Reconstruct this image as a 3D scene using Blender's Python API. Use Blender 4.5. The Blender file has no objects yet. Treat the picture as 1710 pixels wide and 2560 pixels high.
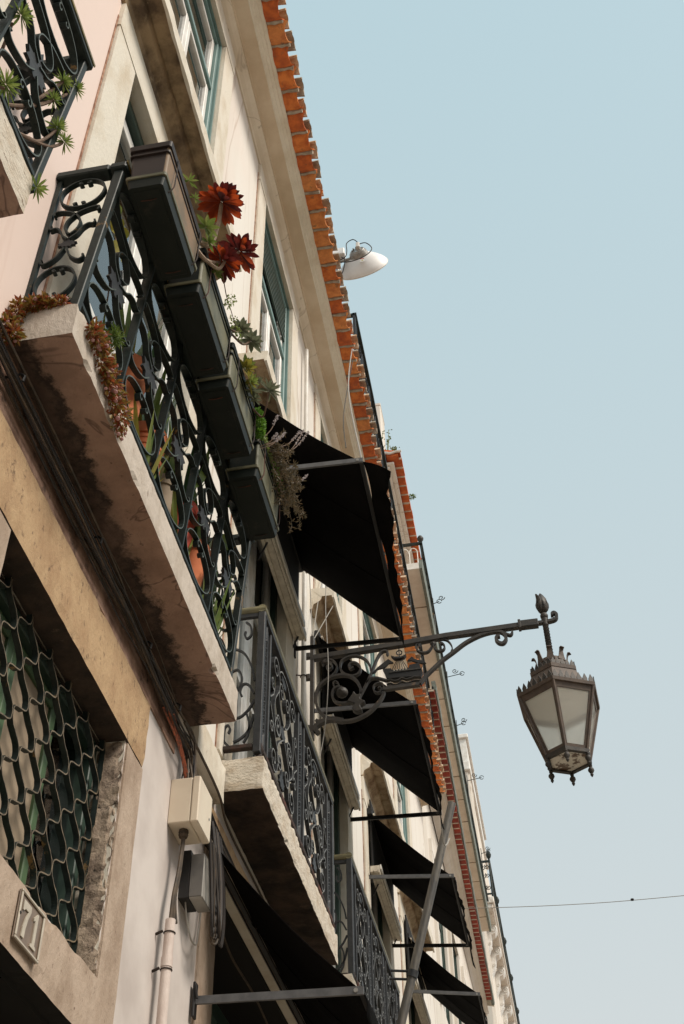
import bpy, math, random
from mathutils import Vector, Matrix
random.seed(7)
R = math.radians
S = bpy.context.scene
COL = S.collection

# ---------------------------------------------------------------- camera, sky, sun, exposure
cam_d = bpy.data.cameras.new('camera')
cam_d.sensor_fit = 'VERTICAL'; cam_d.sensor_height = 36.0; cam_d.sensor_width = 36.0
cam_d.lens = 2996.17/2560*36.0
cam_d.clip_start = 0.05; cam_d.clip_end = 2000
cam = bpy.data.objects.new('camera', cam_d); COL.objects.link(cam)
RM = [[0.98440106, 0.17533756, -0.01453577],
      [-0.13266102, 0.68544935, -0.71593312],
      [-0.11556643, 0.70669366, 0.69801753]]
cm = Matrix(((RM[0][0], -RM[1][0], -RM[2][0], 1.5),
             (RM[0][1], -RM[1][1], -RM[2][1], 0.0),
             (RM[0][2], -RM[1][2], -RM[2][2], 1.6),
             (0, 0, 0, 1)))
cam.matrix_world = cm
S.camera = cam

SUN = Vector((-1.0, 0.42, -1.15)).normalized()         # direction the light travels
world = bpy.data.worlds.new('World'); S.world = world; world.use_nodes = True
wn = world.node_tree; wn.nodes.clear()
sky = wn.nodes.new('ShaderNodeTexSky'); sky.sky_type = 'NISHITA'; sky.sun_disc = False
sky.sun_elevation = math.asin(-SUN.z); sky.sun_rotation = math.atan2(-SUN.x, -SUN.y)
sky.air_density = 1.0; sky.dust_density = 4.5; sky.ozone_density = 1.0
bgn = wn.nodes.new('ShaderNodeBackground'); bgn.inputs['Strength'].default_value = 0.12
hz = wn.nodes.new('ShaderNodeMix'); hz.data_type = 'RGBA'; hz.inputs[0].default_value = 0.84
hz.inputs[7].default_value = (4.15, 5.0, 5.1, 1)      # pale high haze, the same all over the sky
tcn = wn.nodes.new('ShaderNodeTexCoord'); spn = wn.nodes.new('ShaderNodeSeparateXYZ'); wn.links.new(tcn.outputs['Generated'], spn.inputs[0])
mrn = wn.nodes.new('ShaderNodeMapRange'); mrn.inputs[1].default_value = 0.25; mrn.inputs[2].default_value = 0.95; wn.links.new(spn.outputs[2], mrn.inputs[0])
hcn = wn.nodes.new('ShaderNodeMix'); hcn.data_type = 'RGBA'
hcn.inputs[6].default_value = (4.70, 4.88, 4.72, 1); hcn.inputs[7].default_value = (3.40, 4.55, 4.85, 1)
wn.links.new(mrn.outputs[0], hcn.inputs[0]); wn.links.new(hcn.outputs[2], hz.inputs[7])
wo = wn.nodes.new('ShaderNodeOutputWorld')
wn.links.new(sky.outputs[0], hz.inputs[6]); wn.links.new(hz.outputs[2], bgn.inputs['Color'])
wn.links.new(bgn.outputs[0], wo.inputs['Surface'])

sun_d = bpy.data.lights.new('sun', 'SUN'); sun_d.energy = 2.7; sun_d.angle = R(20)
sun_d.color = (1.0, 0.905, 0.79)
sun = bpy.data.objects.new('sun', sun_d); COL.objects.link(sun)
sun.rotation_euler = SUN.to_track_quat('-Z', 'Y').to_euler()
sun.location = (20, -10, 30)

S.view_settings.view_transform = 'Standard'; S.view_settings.look = 'None'
S.view_settings.exposure = 0.40; S.view_settings.gamma = 1.0; S.view_settings.use_curve_mapping = False

# ---------------------------------------------------------------- materials
def mat(name, c1, c2=None, scale=6.0, detail=6.0, lo=0.4, hi=0.62, rough=0.8, bump=0.0, bscale=40.0,
        metal=0.0, spots=None, spot_scale=30.0, spot_lo=0.62, spot_hi=0.7, veins=None, vein_scale=5.0,
        spec=0.4, stretch=None, rvar=0.0):
    m = bpy.data.materials.new(name); m.use_nodes = True
    nt = m.node_tree; N = nt.nodes; L = nt.links
    b = N['Principled BSDF']; b.inputs['Roughness'].default_value = rough
    b.inputs['Metallic'].default_value = metal; b.inputs['Specular IOR Level'].default_value = spec
    b.inputs['Base Color'].default_value = (*c1, 1)
    geo = N.new('ShaderNodeNewGeometry'); vec = geo.outputs['Position']
    if stretch:
        mp = N.new('ShaderNodeMapping'); mp.inputs['Scale'].default_value = stretch
        L.new(vec, mp.inputs[0]); vec = mp.outputs[0]
    col = None
    if c2:
        n = N.new('ShaderNodeTexNoise'); n.inputs['Scale'].default_value = scale; n.inputs['Detail'].default_value = detail
        n.inputs['Roughness'].default_value = 0.62
        L.new(vec, n.inputs['Vector'])
        r = N.new('ShaderNodeMapRange'); r.inputs[1].default_value = lo; r.inputs[2].default_value = hi
        L.new(n.outputs[0], r.inputs[0])
        mx = N.new('ShaderNodeMix'); mx.data_type = 'RGBA'
        mx.inputs[6].default_value = (*c1, 1); mx.inputs[7].default_value = (*c2, 1)
        L.new(r.outputs[0], mx.inputs[0]); col = mx.outputs[2]
        if rvar:
            rr = N.new('ShaderNodeMapRange'); rr.inputs[3].default_value = rough-rvar; rr.inputs[4].default_value = rough+rvar
            L.new(n.outputs[0], rr.inputs[0]); L.new(rr.outputs[0], b.inputs['Roughness'])
    if spots:
        n = N.new('ShaderNodeTexNoise'); n.inputs['Scale'].default_value = spot_scale; n.inputs['Detail'].default_value = 5
        n.inputs['Roughness'].default_value = 0.7
        L.new(vec, n.inputs['Vector'])
        r = N.new('ShaderNodeMapRange'); r.inputs[1].default_value = spot_lo; r.inputs[2].default_value = spot_hi
        L.new(n.outputs[0], r.inputs[0])
        mx = N.new('ShaderNodeMix'); mx.data_type = 'RGBA'
        if col: L.new(col, mx.inputs[6])
        else: mx.inputs[6].default_value = (*c1, 1)
        mx.inputs[7].default_value = (*spots, 1); L.new(r.outputs[0], mx.inputs[0]); col = mx.outputs[2]
    if veins:
        n = N.new('ShaderNodeTexNoise'); n.inputs['Scale'].default_value = vein_scale; n.inputs['Detail'].default_value = 4
        n.inputs['Distortion'].default_value = 1.2
        L.new(vec, n.inputs['Vector'])
        r = N.new('ShaderNodeMath'); r.operation = 'SUBTRACT'; r.inputs[1].default_value = 0.5; L.new(n.outputs[0], r.inputs[0])
        a = N.new('ShaderNodeMath'); a.operation = 'ABSOLUTE'; L.new(r.outputs[0], a.inputs[0])
        q = N.new('ShaderNodeMapRange'); q.inputs[1].default_value = 0.0; q.inputs[2].default_value = 0.012
        q.inputs[3].default_value = 0.75; q.inputs[4].default_value = 0.0; L.new(a.outputs[0], q.inputs[0])
        mx = N.new('ShaderNodeMix'); mx.data_type = 'RGBA'
        if col: L.new(col, mx.inputs[6])
        else: mx.inputs[6].default_value = (*c1, 1)
        mx.inputs[7].default_value = (*veins, 1); L.new(q.outputs[0], mx.inputs[0]); col = mx.outputs[2]
    if col: L.new(col, b.inputs['Base Color'])
    if bump:
        n = N.new('ShaderNodeTexNoise'); n.inputs['Scale'].default_value = bscale; n.inputs['Detail'].default_value = 6
        n.inputs['Roughness'].default_value = 0.65
        L.new(vec, n.inputs['Vector'])
        bp = N.new('ShaderNodeBump'); bp.inputs['Strength'].default_value = bump; bp.inputs['Distance'].default_value = 0.012
        L.new(n.outputs[0], bp.inputs['Height']); L.new(bp.outputs[0], b.inputs['Normal'])
    m['col'] = 1
    return m

PLASTER = mat('plaster_white', (0.72, 0.685, 0.63), (0.62, 0.57, 0.50), scale=0.9, lo=0.45, hi=0.75, rough=0.9, bump=0.12, bscale=70,
              spots=(0.46, 0.39, 0.30), spot_scale=7.0, spot_lo=0.60, spot_hi=0.80, stretch=(1, 1, 0.10), veins=(0.45, 0.37, 0.30), vein_scale=1.1)
# pink limewash on the near bay of the upper floor, white elsewhere
def pinkify(m):
    nt = m.node_tree; N = nt.nodes; L = nt.links; b = N['Principled BSDF']
    src = b.inputs['Base Color'].links[0].from_socket
    geo = N.new('ShaderNodeNewGeometry'); sp = N.new('ShaderNodeSeparateXYZ'); L.new(geo.outputs['Position'], sp.inputs[0])
    ns = N.new('ShaderNodeTexNoise'); ns.inputs['Scale'].default_value = 1.3; L.new(geo.outputs['Position'], ns.inputs['Vector'])
    ad = N.new('ShaderNodeMath'); ad.operation = 'MULTIPLY_ADD'; ad.inputs[1].default_value = 1.6; L.new(ns.outputs[0], ad.inputs[0]); L.new(sp.outputs[1], ad.inputs[2])
    r = N.new('ShaderNodeMapRange'); r.inputs[1].default_value = 3.3; r.inputs[2].default_value = 5.6; r.inputs[3].default_value = 0.85; r.inputs[4].default_value = 0.0
    L.new(ad.outputs[0], r.inputs[0])
    mx = N.new('ShaderNodeMix'); mx.data_type = 'RGBA'; L.new(r.outputs[0], mx.inputs[0]); L.new(src, mx.inputs[6])
    mx.inputs[7].default_value = (0.71, 0.56, 0.50, 1); L.new(mx.outputs[2], b.inputs['Base Color'])
pinkify(PLASTER)
def lower_paint_shade(m):  # whiter-pink ground floor paint, darkened to stand in for dimmer light
    nt = m.node_tree; N = nt.nodes; L = nt.links; b = N['Principled BSDF']; src = b.inputs['Base Color'].links[0].from_socket
    geo = N.new('ShaderNodeNewGeometry'); sp = N.new('ShaderNodeSeparateXYZ'); L.new(geo.outputs['Position'], sp.inputs[0])
    r = N.new('ShaderNodeMath'); r.operation = 'LESS_THAN'; r.inputs[1].default_value = 4.72; L.new(sp.outputs[2], r.inputs[0])
    ns = N.new('ShaderNodeTexNoise'); ns.inputs['Scale'].default_value = 3.0; ns.inputs['Detail'].default_value = 7; L.new(geo.outputs['Position'], ns.inputs['Vector'])
    rr = N.new('ShaderNodeMapRange'); rr.inputs[1].default_value = 0.4; rr.inputs[2].default_value = 0.7; L.new(ns.outputs[0], rr.inputs[0])
    cm2 = N.new('ShaderNodeMix'); cm2.data_type = 'RGBA'; cm2.inputs[6].default_value = (0.60, 0.545, 0.51, 1); cm2.inputs[7].default_value = (0.46, 0.405, 0.375, 1); L.new(rr.outputs[0], cm2.inputs[0])
    mx = N.new('ShaderNodeMix'); mx.data_type = 'RGBA'; L.new(r.outputs[0], mx.inputs[0]); L.new(src, mx.inputs[6]); L.new(cm2.outputs[2], mx.inputs[7]); L.new(mx.outputs[2], b.inputs['Base Color'])
lower_paint_shade(PLASTER)
PLASTER_FAR = mat('plaster_far', (0.70, 0.66, 0.60), (0.58, 0.53, 0.46), scale=1.2, rough=0.9, bump=0.1, bscale=40, stretch=(1, 1, 0.3))
STONE = mat('limestone', (0.66, 0.61, 0.52), (0.54, 0.46, 0.35), scale=5, lo=0.45, hi=0.7, rough=0.85, bump=0.35, bscale=60,
            spots=(0.30, 0.23, 0.16), spot_scale=26, spot_lo=0.66, spot_hi=0.78, stretch=(1, 1, 0.5))
STONE_TAN = mat('limestone_tan', (0.44, 0.30, 0.17), (0.33, 0.205, 0.11), scale=7, lo=0.42, hi=0.66, rough=0.88, bump=0.5, bscale=55,
                spots=(0.12, 0.075, 0.045), spot_scale=30, spot_lo=0.58, spot_hi=0.70, stretch=(1, 1, 0.6))
STONE_PINK = mat('limestone_pinkish', (0.43, 0.335, 0.26), (0.30, 0.22, 0.16), scale=7, lo=0.42, hi=0.66, rough=0.88, bump=0.5, bscale=55,
                spots=(0.14, 0.085, 0.06), spot_scale=48, spot_lo=0.63, spot_hi=0.70, stretch=(1, 1, 0.6), )
STONE_STAIN = mat('limestone_stained', (0.52, 0.40, 0.26), (0.24, 0.15, 0.085), scale=7, lo=0.40, hi=0.66, rough=0.95, bump=0.4, bscale=50, veins=(0.14, 0.08, 0.05), vein_scale=6)
STONE_DARK = mat('limestone_dark', (0.055, 0.036, 0.026), (0.025, 0.018, 0.014), scale=8, rough=0.95, bump=0.4, bscale=40, spots=(0.12, 0.085, 0.06), spot_scale=20, spot_lo=0.64, spot_hi=0.74)  # very dark stone tone for the lintel underside and reveal soffit
STONE_ROUGH = mat('limestone_spalled', (0.37, 0.29, 0.22), (0.17, 0.125, 0.095), scale=11, lo=0.42, hi=0.62, rough=0.95, bump=1.0, bscale=26,
                  spots=(0.03, 0.025, 0.02), spot_scale=22, spot_lo=0.58, spot_hi=0.68, veins=(0.04, 0.03, 0.025), vein_scale=9)
STONE_TRAV = mat('travertine', (0.62, 0.56, 0.47), (0.46, 0.37, 0.27), scale=9, lo=0.45, hi=0.7, rough=0.9, bump=0.7, bscale=40,
                 spots=(0.17, 0.11, 0.07), spot_scale=20, spot_lo=0.60, spot_hi=0.70, veins=(0.24, 0.16, 0.10), vein_scale=14, stretch=(1, 1, 2.2))
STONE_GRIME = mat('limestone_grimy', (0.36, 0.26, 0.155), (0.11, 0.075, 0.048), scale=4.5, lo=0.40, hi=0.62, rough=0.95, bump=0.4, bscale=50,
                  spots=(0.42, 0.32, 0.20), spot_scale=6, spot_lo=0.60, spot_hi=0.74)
COVE = mat('cove_plaster', (0.76, 0.68, 0.55), (0.66, 0.57, 0.44), scale=2.2, rough=0.9, bump=0.15, bscale=60, spots=(0.40, 0.31, 0.21), spot_scale=5, spot_lo=0.68, spot_hi=0.82, veins=(0.42, 0.34, 0.25), vein_scale=1.5)
MOULD = mat('moulding_plaster', (0.82, 0.77, 0.66), (0.70, 0.63, 0.51), scale=5, lo=0.45, hi=0.72, rough=0.9, bump=0.2, bscale=60, spots=(0.40, 0.33, 0.24), spot_scale=14, spot_lo=0.66, spot_hi=0.78)
CORNICE = mat('cornice_plaster', (0.74, 0.63, 0.49), (0.64, 0.52, 0.38), scale=2.5, rough=0.9, bump=0.15, bscale=60,
              spots=(0.33, 0.25, 0.17), spot_scale=5, spot_lo=0.68, spot_hi=0.82)

SLAB_EDGE = mat('slab_edge', (0.54, 0.475, 0.41), (0.40, 0.335, 0.27), scale=6, lo=0.42, hi=0.68, rough=0.9, bump=0.5, bscale=50,
            spots=(0.22, 0.16, 0.12), spot_scale=16, spot_lo=0.62, spot_hi=0.74, stretch=(1, 1, 0.5))
JOINT = mat('joint_stain', (0.42, 0.25, 0.17), (0.22, 0.10, 0.06), scale=18, lo=0.45, hi=0.6, rough=0.95)
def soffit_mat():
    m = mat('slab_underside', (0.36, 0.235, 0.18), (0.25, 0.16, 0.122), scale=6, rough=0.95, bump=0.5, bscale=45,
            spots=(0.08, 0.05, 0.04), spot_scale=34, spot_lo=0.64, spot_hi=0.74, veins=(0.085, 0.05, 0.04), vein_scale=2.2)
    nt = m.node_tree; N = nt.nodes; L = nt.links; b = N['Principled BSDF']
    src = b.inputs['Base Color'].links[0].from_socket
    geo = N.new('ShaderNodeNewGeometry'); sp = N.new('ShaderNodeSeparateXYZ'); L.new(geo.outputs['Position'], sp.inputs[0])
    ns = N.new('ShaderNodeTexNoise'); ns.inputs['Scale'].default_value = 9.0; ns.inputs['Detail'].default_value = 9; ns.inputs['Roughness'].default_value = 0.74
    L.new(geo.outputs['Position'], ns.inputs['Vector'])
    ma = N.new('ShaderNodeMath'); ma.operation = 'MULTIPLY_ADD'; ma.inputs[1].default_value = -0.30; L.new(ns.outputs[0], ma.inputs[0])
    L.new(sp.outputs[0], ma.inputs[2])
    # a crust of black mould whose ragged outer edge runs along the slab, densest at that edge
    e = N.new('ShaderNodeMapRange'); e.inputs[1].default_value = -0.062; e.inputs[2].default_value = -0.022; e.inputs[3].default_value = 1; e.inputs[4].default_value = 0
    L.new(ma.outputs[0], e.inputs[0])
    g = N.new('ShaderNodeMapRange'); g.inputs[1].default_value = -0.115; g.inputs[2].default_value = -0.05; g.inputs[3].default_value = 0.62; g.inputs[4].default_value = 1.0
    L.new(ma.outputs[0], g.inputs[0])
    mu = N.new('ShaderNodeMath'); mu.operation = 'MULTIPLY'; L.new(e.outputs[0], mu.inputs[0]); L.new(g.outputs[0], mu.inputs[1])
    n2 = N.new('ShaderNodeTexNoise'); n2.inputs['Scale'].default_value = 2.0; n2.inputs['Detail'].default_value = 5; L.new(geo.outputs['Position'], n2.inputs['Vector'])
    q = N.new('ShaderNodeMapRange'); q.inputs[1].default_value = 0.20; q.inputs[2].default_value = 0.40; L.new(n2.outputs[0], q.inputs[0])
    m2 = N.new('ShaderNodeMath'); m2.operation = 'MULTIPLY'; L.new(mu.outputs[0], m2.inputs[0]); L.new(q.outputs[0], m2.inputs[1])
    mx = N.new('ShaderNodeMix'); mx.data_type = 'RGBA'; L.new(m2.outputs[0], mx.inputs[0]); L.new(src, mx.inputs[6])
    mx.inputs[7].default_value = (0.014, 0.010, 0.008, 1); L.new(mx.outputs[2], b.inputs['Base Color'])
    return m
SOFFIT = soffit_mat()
SOFFIT_DARK = mat('slab_underside_dark', (0.085, 0.055, 0.04), (0.02, 0.014, 0.011), scale=5, lo=0.38, hi=0.62, rough=0.95, bump=0.5, bscale=40,
                  spots=(0.15, 0.10, 0.075), spot_scale=4, spot_lo=0.58, spot_hi=0.75)  # darker underside tone for the two farther slabs
IRON = mat('iron_green', (0.010, 0.016, 0.015), (0.018, 0.027, 0.025), scale=30, rough=0.5, bump=0.1, bscale=120, spec=0.3,
           spots=(0.20, 0.12, 0.045), spot_scale=9, spot_lo=0.63, spot_hi=0.69)
IRON_EDGE = mat('iron_lit_edge', (0.085, 0.105, 0.095), (0.05, 0.062, 0.056), scale=22, rough=0.5)  # front edges of the green bars, sky light painted into the colour
IRON_GEDGE = mat('iron_grey_edge', (0.22, 0.22, 0.21), (0.13, 0.13, 0.13), scale=22, rough=0.5)  # front edges of the grey bars, light painted in likewise
IRON_GREY = mat('iron_grey', (0.022, 0.024, 0.027), (0.036, 0.037, 0.039), scale=30, rough=0.5, bump=0.1, bscale=120, spec=0.3,
                spots=(0.10, 0.055, 0.035), spot_scale=16, spot_lo=0.68, spot_hi=0.76)
IRON_GRILLE = mat('iron_grille_edge', (0.19, 0.145, 0.095), (0.08, 0.062, 0.042), scale=30, rough=0.6)  # lighter grille bar fronts: bare worn edge plus painted-in light
IRON_RUST = mat('iron_rust', (0.028, 0.018, 0.014), (0.12, 0.035, 0.018), scale=5, lo=0.5, hi=0.68, rough=0.8, bump=0.3, bscale=80)
CAP = mat('handrail_olive', (0.17, 0.15, 0.08), (0.11, 0.10, 0.06), scale=12, rough=0.4)
BRASS = mat('brass_edge', (0.30, 0.21, 0.05), (0.12, 0.09, 0.03), scale=20, rough=0.4, metal=0.6)
LAMP = mat('lamp_iron', (0.030, 0.027, 0.025), (0.052, 0.044, 0.036), scale=14, rough=0.55, bump=0.15, bscale=90,
           spots=(0.19, 0.115, 0.065), spot_scale=10, spot_lo=0.62, spot_hi=0.74)
LAMP_BRN = mat('lamp_brown', (0.115, 0.082, 0.062), (0.075, 0.055, 0.045), scale=14, rough=0.6, bump=0.1, bscale=90)
TILES = [mat('terracotta%s' % n, a, b2, scale=13, lo=0.38, hi=0.66, rough=0.9, bump=0.5, bscale=30, spots=(0.17, 0.10, 0.065), spot_scale=18, spot_lo=0.6, spot_hi=0.74)
         for n, a, b2 in (('', (0.76, 0.24, 0.06), (0.48, 0.11, 0.03)), ('_pale', (0.78, 0.31, 0.10), (0.52, 0.17, 0.06)), ('_deep', (0.64, 0.16, 0.04), (0.38, 0.085, 0.032)))]
TILE_LIME = mat('tile_limed', (0.70, 0.57, 0.43), (0.48, 0.27, 0.14), scale=16, rough=0.95, bump=0.4, bscale=40)
TILES_RED = [mat('red_tile', (0.33, 0.060, 0.036), (0.22, 0.042, 0.03), scale=9, rough=0.9, bump=0.3, bscale=30), mat('red_tile_dark', (0.26, 0.05, 0.034), (0.17, 0.037, 0.028), scale=9, rough=0.9, bump=0.3, bscale=30)]
TILES_ORANGE = [mat('orange_tile', (0.56, 0.135, 0.035), (0.42, 0.09, 0.03), scale=9, rough=0.9, bump=0.3, bscale=30)]
MORTAR = mat('mortar', (0.46, 0.40, 0.32), (0.26, 0.20, 0.15), scale=14, lo=0.4, hi=0.7, rough=0.95, bump=0.6, bscale=40)
MORTAR_PALE = mat('mortar_pale', (0.60, 0.52, 0.42), (0.48, 0.40, 0.32), scale=14, rough=0.95)
FABRIC = mat('awning_black', (0.0034, 0.0030, 0.0029), (0.0062, 0.0055, 0.0052), scale=3, rough=0.95, bump=0.25, bscale=300, spec=0.06)
STEEL = mat('awning_arm', (0.105, 0.105, 0.108), (0.075, 0.075, 0.078), scale=20, rough=0.5, metal=0.0)
STEEL_BLK = mat('awning_bar', (0.012, 0.011, 0.011), rough=0.6)
GREEN = mat('green_paint', (0.17, 0.27, 0.26), (0.12, 0.20, 0.19), scale=5, rough=0.5, stretch=(1, 1, 0.3))
GREEN_DK = mat('green_dark_paint', (0.022, 0.045, 0.036), (0.035, 0.06, 0.045), scale=9, rough=0.45, stretch=(1, 1, 0.3))
GREEN_MID = mat('green_mid_paint', (0.070, 0.125, 0.055), (0.05, 0.09, 0.045), scale=6, rough=0.55)
GREEN_OLIVE = mat('green_olive_paint', (0.12, 0.14, 0.08), (0.09, 0.105, 0.065), scale=6, rough=0.5)
WHITEP = mat('added_plate_white', (0.78, 0.77, 0.74), (0.66, 0.63, 0.58), scale=8, rough=0.45)
CURTAIN = mat('curtain', (0.45, 0.36, 0.25), (0.38, 0.29, 0.20), scale=3, rough=0.95, stretch=(6, 6, 0.2))
BOARD = mat('tan_shutter', (0.33, 0.26, 0.185), (0.26, 0.20, 0.14), scale=3, rough=0.8)
DARK = mat('opening_shade', (0.010, 0.009, 0.008), rough=0.95)
BLIND = mat('blind_beige', (0.62, 0.56, 0.46), (0.47, 0.41, 0.33), scale=16, rough=0.6)
PLASTIC = mat('planter_plastic', (0.006, 0.010, 0.008), (0.010, 0.014, 0.011), scale=6, rough=0.55, bump=0.06, bscale=60, spec=0.25, spots=(0.028, 0.027, 0.020), spot_scale=9, spot_lo=0.58, spot_hi=0.72)
PLASTIC_TAN = mat('planter_lit_tan', (0.22, 0.135, 0.075), (0.14, 0.105, 0.065), scale=7, rough=0.6, bump=0.1, bscale=60)
PLASTIC_OLV = mat('planter_olive', (0.15, 0.14, 0.085), (0.105, 0.105, 0.065), scale=7, rough=0.55, bump=0.1, bscale=60)
PLASTIC_BRN = mat('planter_brown', (0.030, 0.021, 0.019), (0.022, 0.016, 0.015), scale=7, rough=0.5, spec=0.3)
SOIL = mat('soil', (0.035, 0.025, 0.017), (0.06, 0.042, 0.028), scale=60, rough=1.0, bump=0.8, bscale=90)
CLAY = mat('clay_pot', (0.62, 0.20, 0.085), (0.52, 0.15, 0.06), scale=9, rough=0.85, bump=0.1)
CLAY_RED = mat('red_clay_pot', (0.50, 0.07, 0.03), (0.38, 0.05, 0.025), scale=9, rough=0.7)
BOXP = mat('box_cream', (0.66, 0.58, 0.46), (0.60, 0.51, 0.40), scale=4, rough=0.5)
BOXG = mat('box_grey', (0.30, 0.285, 0.26), (0.20, 0.19, 0.17), scale=5, rough=0.55)
BOXD = mat('box_grey_shaded', (0.10, 0.095, 0.09), (0.14, 0.13, 0.12), scale=9, rough=0.6)
CABLE = mat('cable_black', (0.016, 0.013, 0.012), (0.03, 0.022, 0.018), scale=20, rough=0.6)
CABLE_T = mat('cable_tan', (0.085, 0.058, 0.036), (0.04, 0.03, 0.022), scale=20, rough=0.7)
CABLE_O = mat('cable_orange', (0.30, 0.075, 0.03), (0.10, 0.04, 0.025), scale=60, rough=0.6)
CABLE_G = mat('cable_grey', (0.30, 0.28, 0.25), rough=0.6)
PIPEP = mat('pipe_painted', (0.62, 0.53, 0.48), (0.52, 0.42, 0.37), scale=12, rough=0.6, bump=0.3, bscale=90, stretch=(1, 1, 0.4))
PIPEW = mat('pipe_white', (0.68, 0.66, 0.62), (0.58, 0.55, 0.50), scale=6, rough=0.5)
DISHW = mat('dish_white', (0.80, 0.80, 0.80), (0.74, 0.73, 0.72), scale=4, rough=0.45)
GALV = mat('galvanised', (0.36, 0.35, 0.33), (0.26, 0.24, 0.22), scale=30, rough=0.45, metal=0.5)
POLE = mat('pole_steel', (0.15, 0.135, 0.115), (0.085, 0.082, 0.08), scale=7, rough=0.5, metal=0.35, stretch=(4, 4, 0.6))
PLATE = mat('plate_enamel', (0.20, 0.145, 0.105), (0.155, 0.11, 0.08), scale=10, rough=0.4)
PLATE_W = mat('plate_cream', (0.50, 0.45, 0.37), (0.42, 0.37, 0.30), scale=20, rough=0.45)
ZINC = mat('gutter_zinc', (0.20, 0.225, 0.20), (0.13, 0.15, 0.13), scale=12, rough=0.7, bump=0.2, bscale=50)
PINKST = mat('pink_soffit', (0.76, 0.68, 0.59), (0.67, 0.58, 0.49), scale=4, rough=0.9)
PAVE = mat('paving', (0.40, 0.345, 0.275), (0.32, 0.275, 0.22), scale=8, rough=0.85, bump=0.4, bscale=12)
RED = mat('sticker_red', (0.50, 0.06, 0.04), rough=0.5); YEL = mat('sticker_yellow', (0.55, 0.45, 0.06), rough=0.5)

def leafmat(name, c1, c2, trans=0.35, rough=0.45, scale=25):
    m = mat(name, c1, c2, scale=scale, lo=0.35, hi=0.65, rough=rough)
    nt = m.node_tree; N = nt.nodes; L = nt.links; b = N['Principled BSDF']; out = N['Material Output']
    tr = N.new('ShaderNodeBsdfTranslucent'); L.new(b.inputs['Base Color'].links[0].from_socket, tr.inputs[0])
    mx = N.new('ShaderNodeMixShader'); mx.inputs[0].default_value = trans
    L.new(b.outputs[0], mx.inputs[1]); L.new(tr.outputs[0], mx.inputs[2]); L.new(mx.outputs[0], out.inputs[0])
    return m
L_RED = leafmat('leaf_maroon', (0.050, 0.009, 0.009), (0.115, 0.014, 0.010), trans=.45)
L_RED2 = leafmat('leaf_orange_red', (0.36, 0.055, 0.010), (0.20, 0.026, 0.010), trans=.5)
L_GRN = leafmat('leaf_green', (0.10, 0.17, 0.03), (0.17, 0.22, 0.05))
L_LIME = leafmat('leaf_lime', (0.17, 0.24, 0.05), (0.25, 0.29, 0.08))
L_GREY = leafmat('leaf_grey_green', (0.16, 0.17, 0.11), (0.11, 0.125, 0.07))
L_YEL = leafmat('leaf_yellow', (0.34, 0.27, 0.04), (0.22, 0.22, 0.04))
L_DEEP = leafmat('leaf_deep_green', (0.020, 0.055, 0.016), (0.035, 0.085, 0.022))
L_MOSS = leafmat('leaf_bright_moss', (0.10, 0.23, 0.02), (0.15, 0.29, 0.04))
L_ROSE = leafmat('leaf_rosemary', (0.15, 0.10, 0.055), (0.09, 0.075, 0.04))
L_SED = leafmat('sedum_red', (0.34, 0.07, 0.025), (0.20, 0.075, 0.025))
L_SEDG = leafmat('sedum_olive', (0.15, 0.14, 0.035), (0.33, 0.17, 0.035))
PINKF = leafmat('sedum_flower', (0.62, 0.38, 0.36), (0.50, 0.27, 0.26))
WHITEF = leafmat('lavender_flower', (0.52, 0.46, 0.46), (0.36, 0.30, 0.30))
STEM = mat('stem_brown', (0.16, 0.10, 0.065), (0.10, 0.06, 0.04), scale=30, rough=0.8)
STEM_PALE = mat('stem_pale', (0.36, 0.27, 0.20), (0.26, 0.18, 0.13), scale=30, rough=0.8)

def glassmat():
    m = bpy.data.materials.new('window_glass'); m.use_nodes = True
    nt = m.node_tree; N = nt.nodes; L = nt.links; N.clear()
    o = N.new('ShaderNodeOutputMaterial'); t = N.new('ShaderNodeBsdfTransparent'); t.inputs[0].default_value = (0.88, 0.90, 0.89, 1)
    g = N.new('ShaderNodeBsdfGlossy'); g.inputs['Roughness'].default_value = 0.02; g.inputs[0].default_value = (0.95, 0.97, 0.98, 1)
    f = N.new('ShaderNodeFresnel'); f.inputs[0].default_value = 1.55
    x = N.new('ShaderNodeMapRange'); x.inputs[1].default_value = 0.0; x.inputs[2].default_value = 1.0; x.inputs[3].default_value = 0.08; x.inputs[4].default_value = 1.0
    L.new(f.outputs[0], x.inputs[0])
    n = N.new('ShaderNodeTexNoise'); n.inputs['Scale'].default_value = 1.3; bp = N.new('ShaderNodeBump'); bp.inputs['Strength'].default_value = 0.06
    L.new(n.outputs[0], bp.inputs['Height']); L.new(bp.outputs[0], g.inputs['Normal'])
    mx = N.new('ShaderNodeMixShader'); L.new(x.outputs[0], mx.inputs[0]); L.new(t.outputs[0], mx.inputs[1]); L.new(g.outputs[0], mx.inputs[2]); L.new(mx.outputs[0], o.inputs[0])
    return m
GLASS = glassmat()
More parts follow.
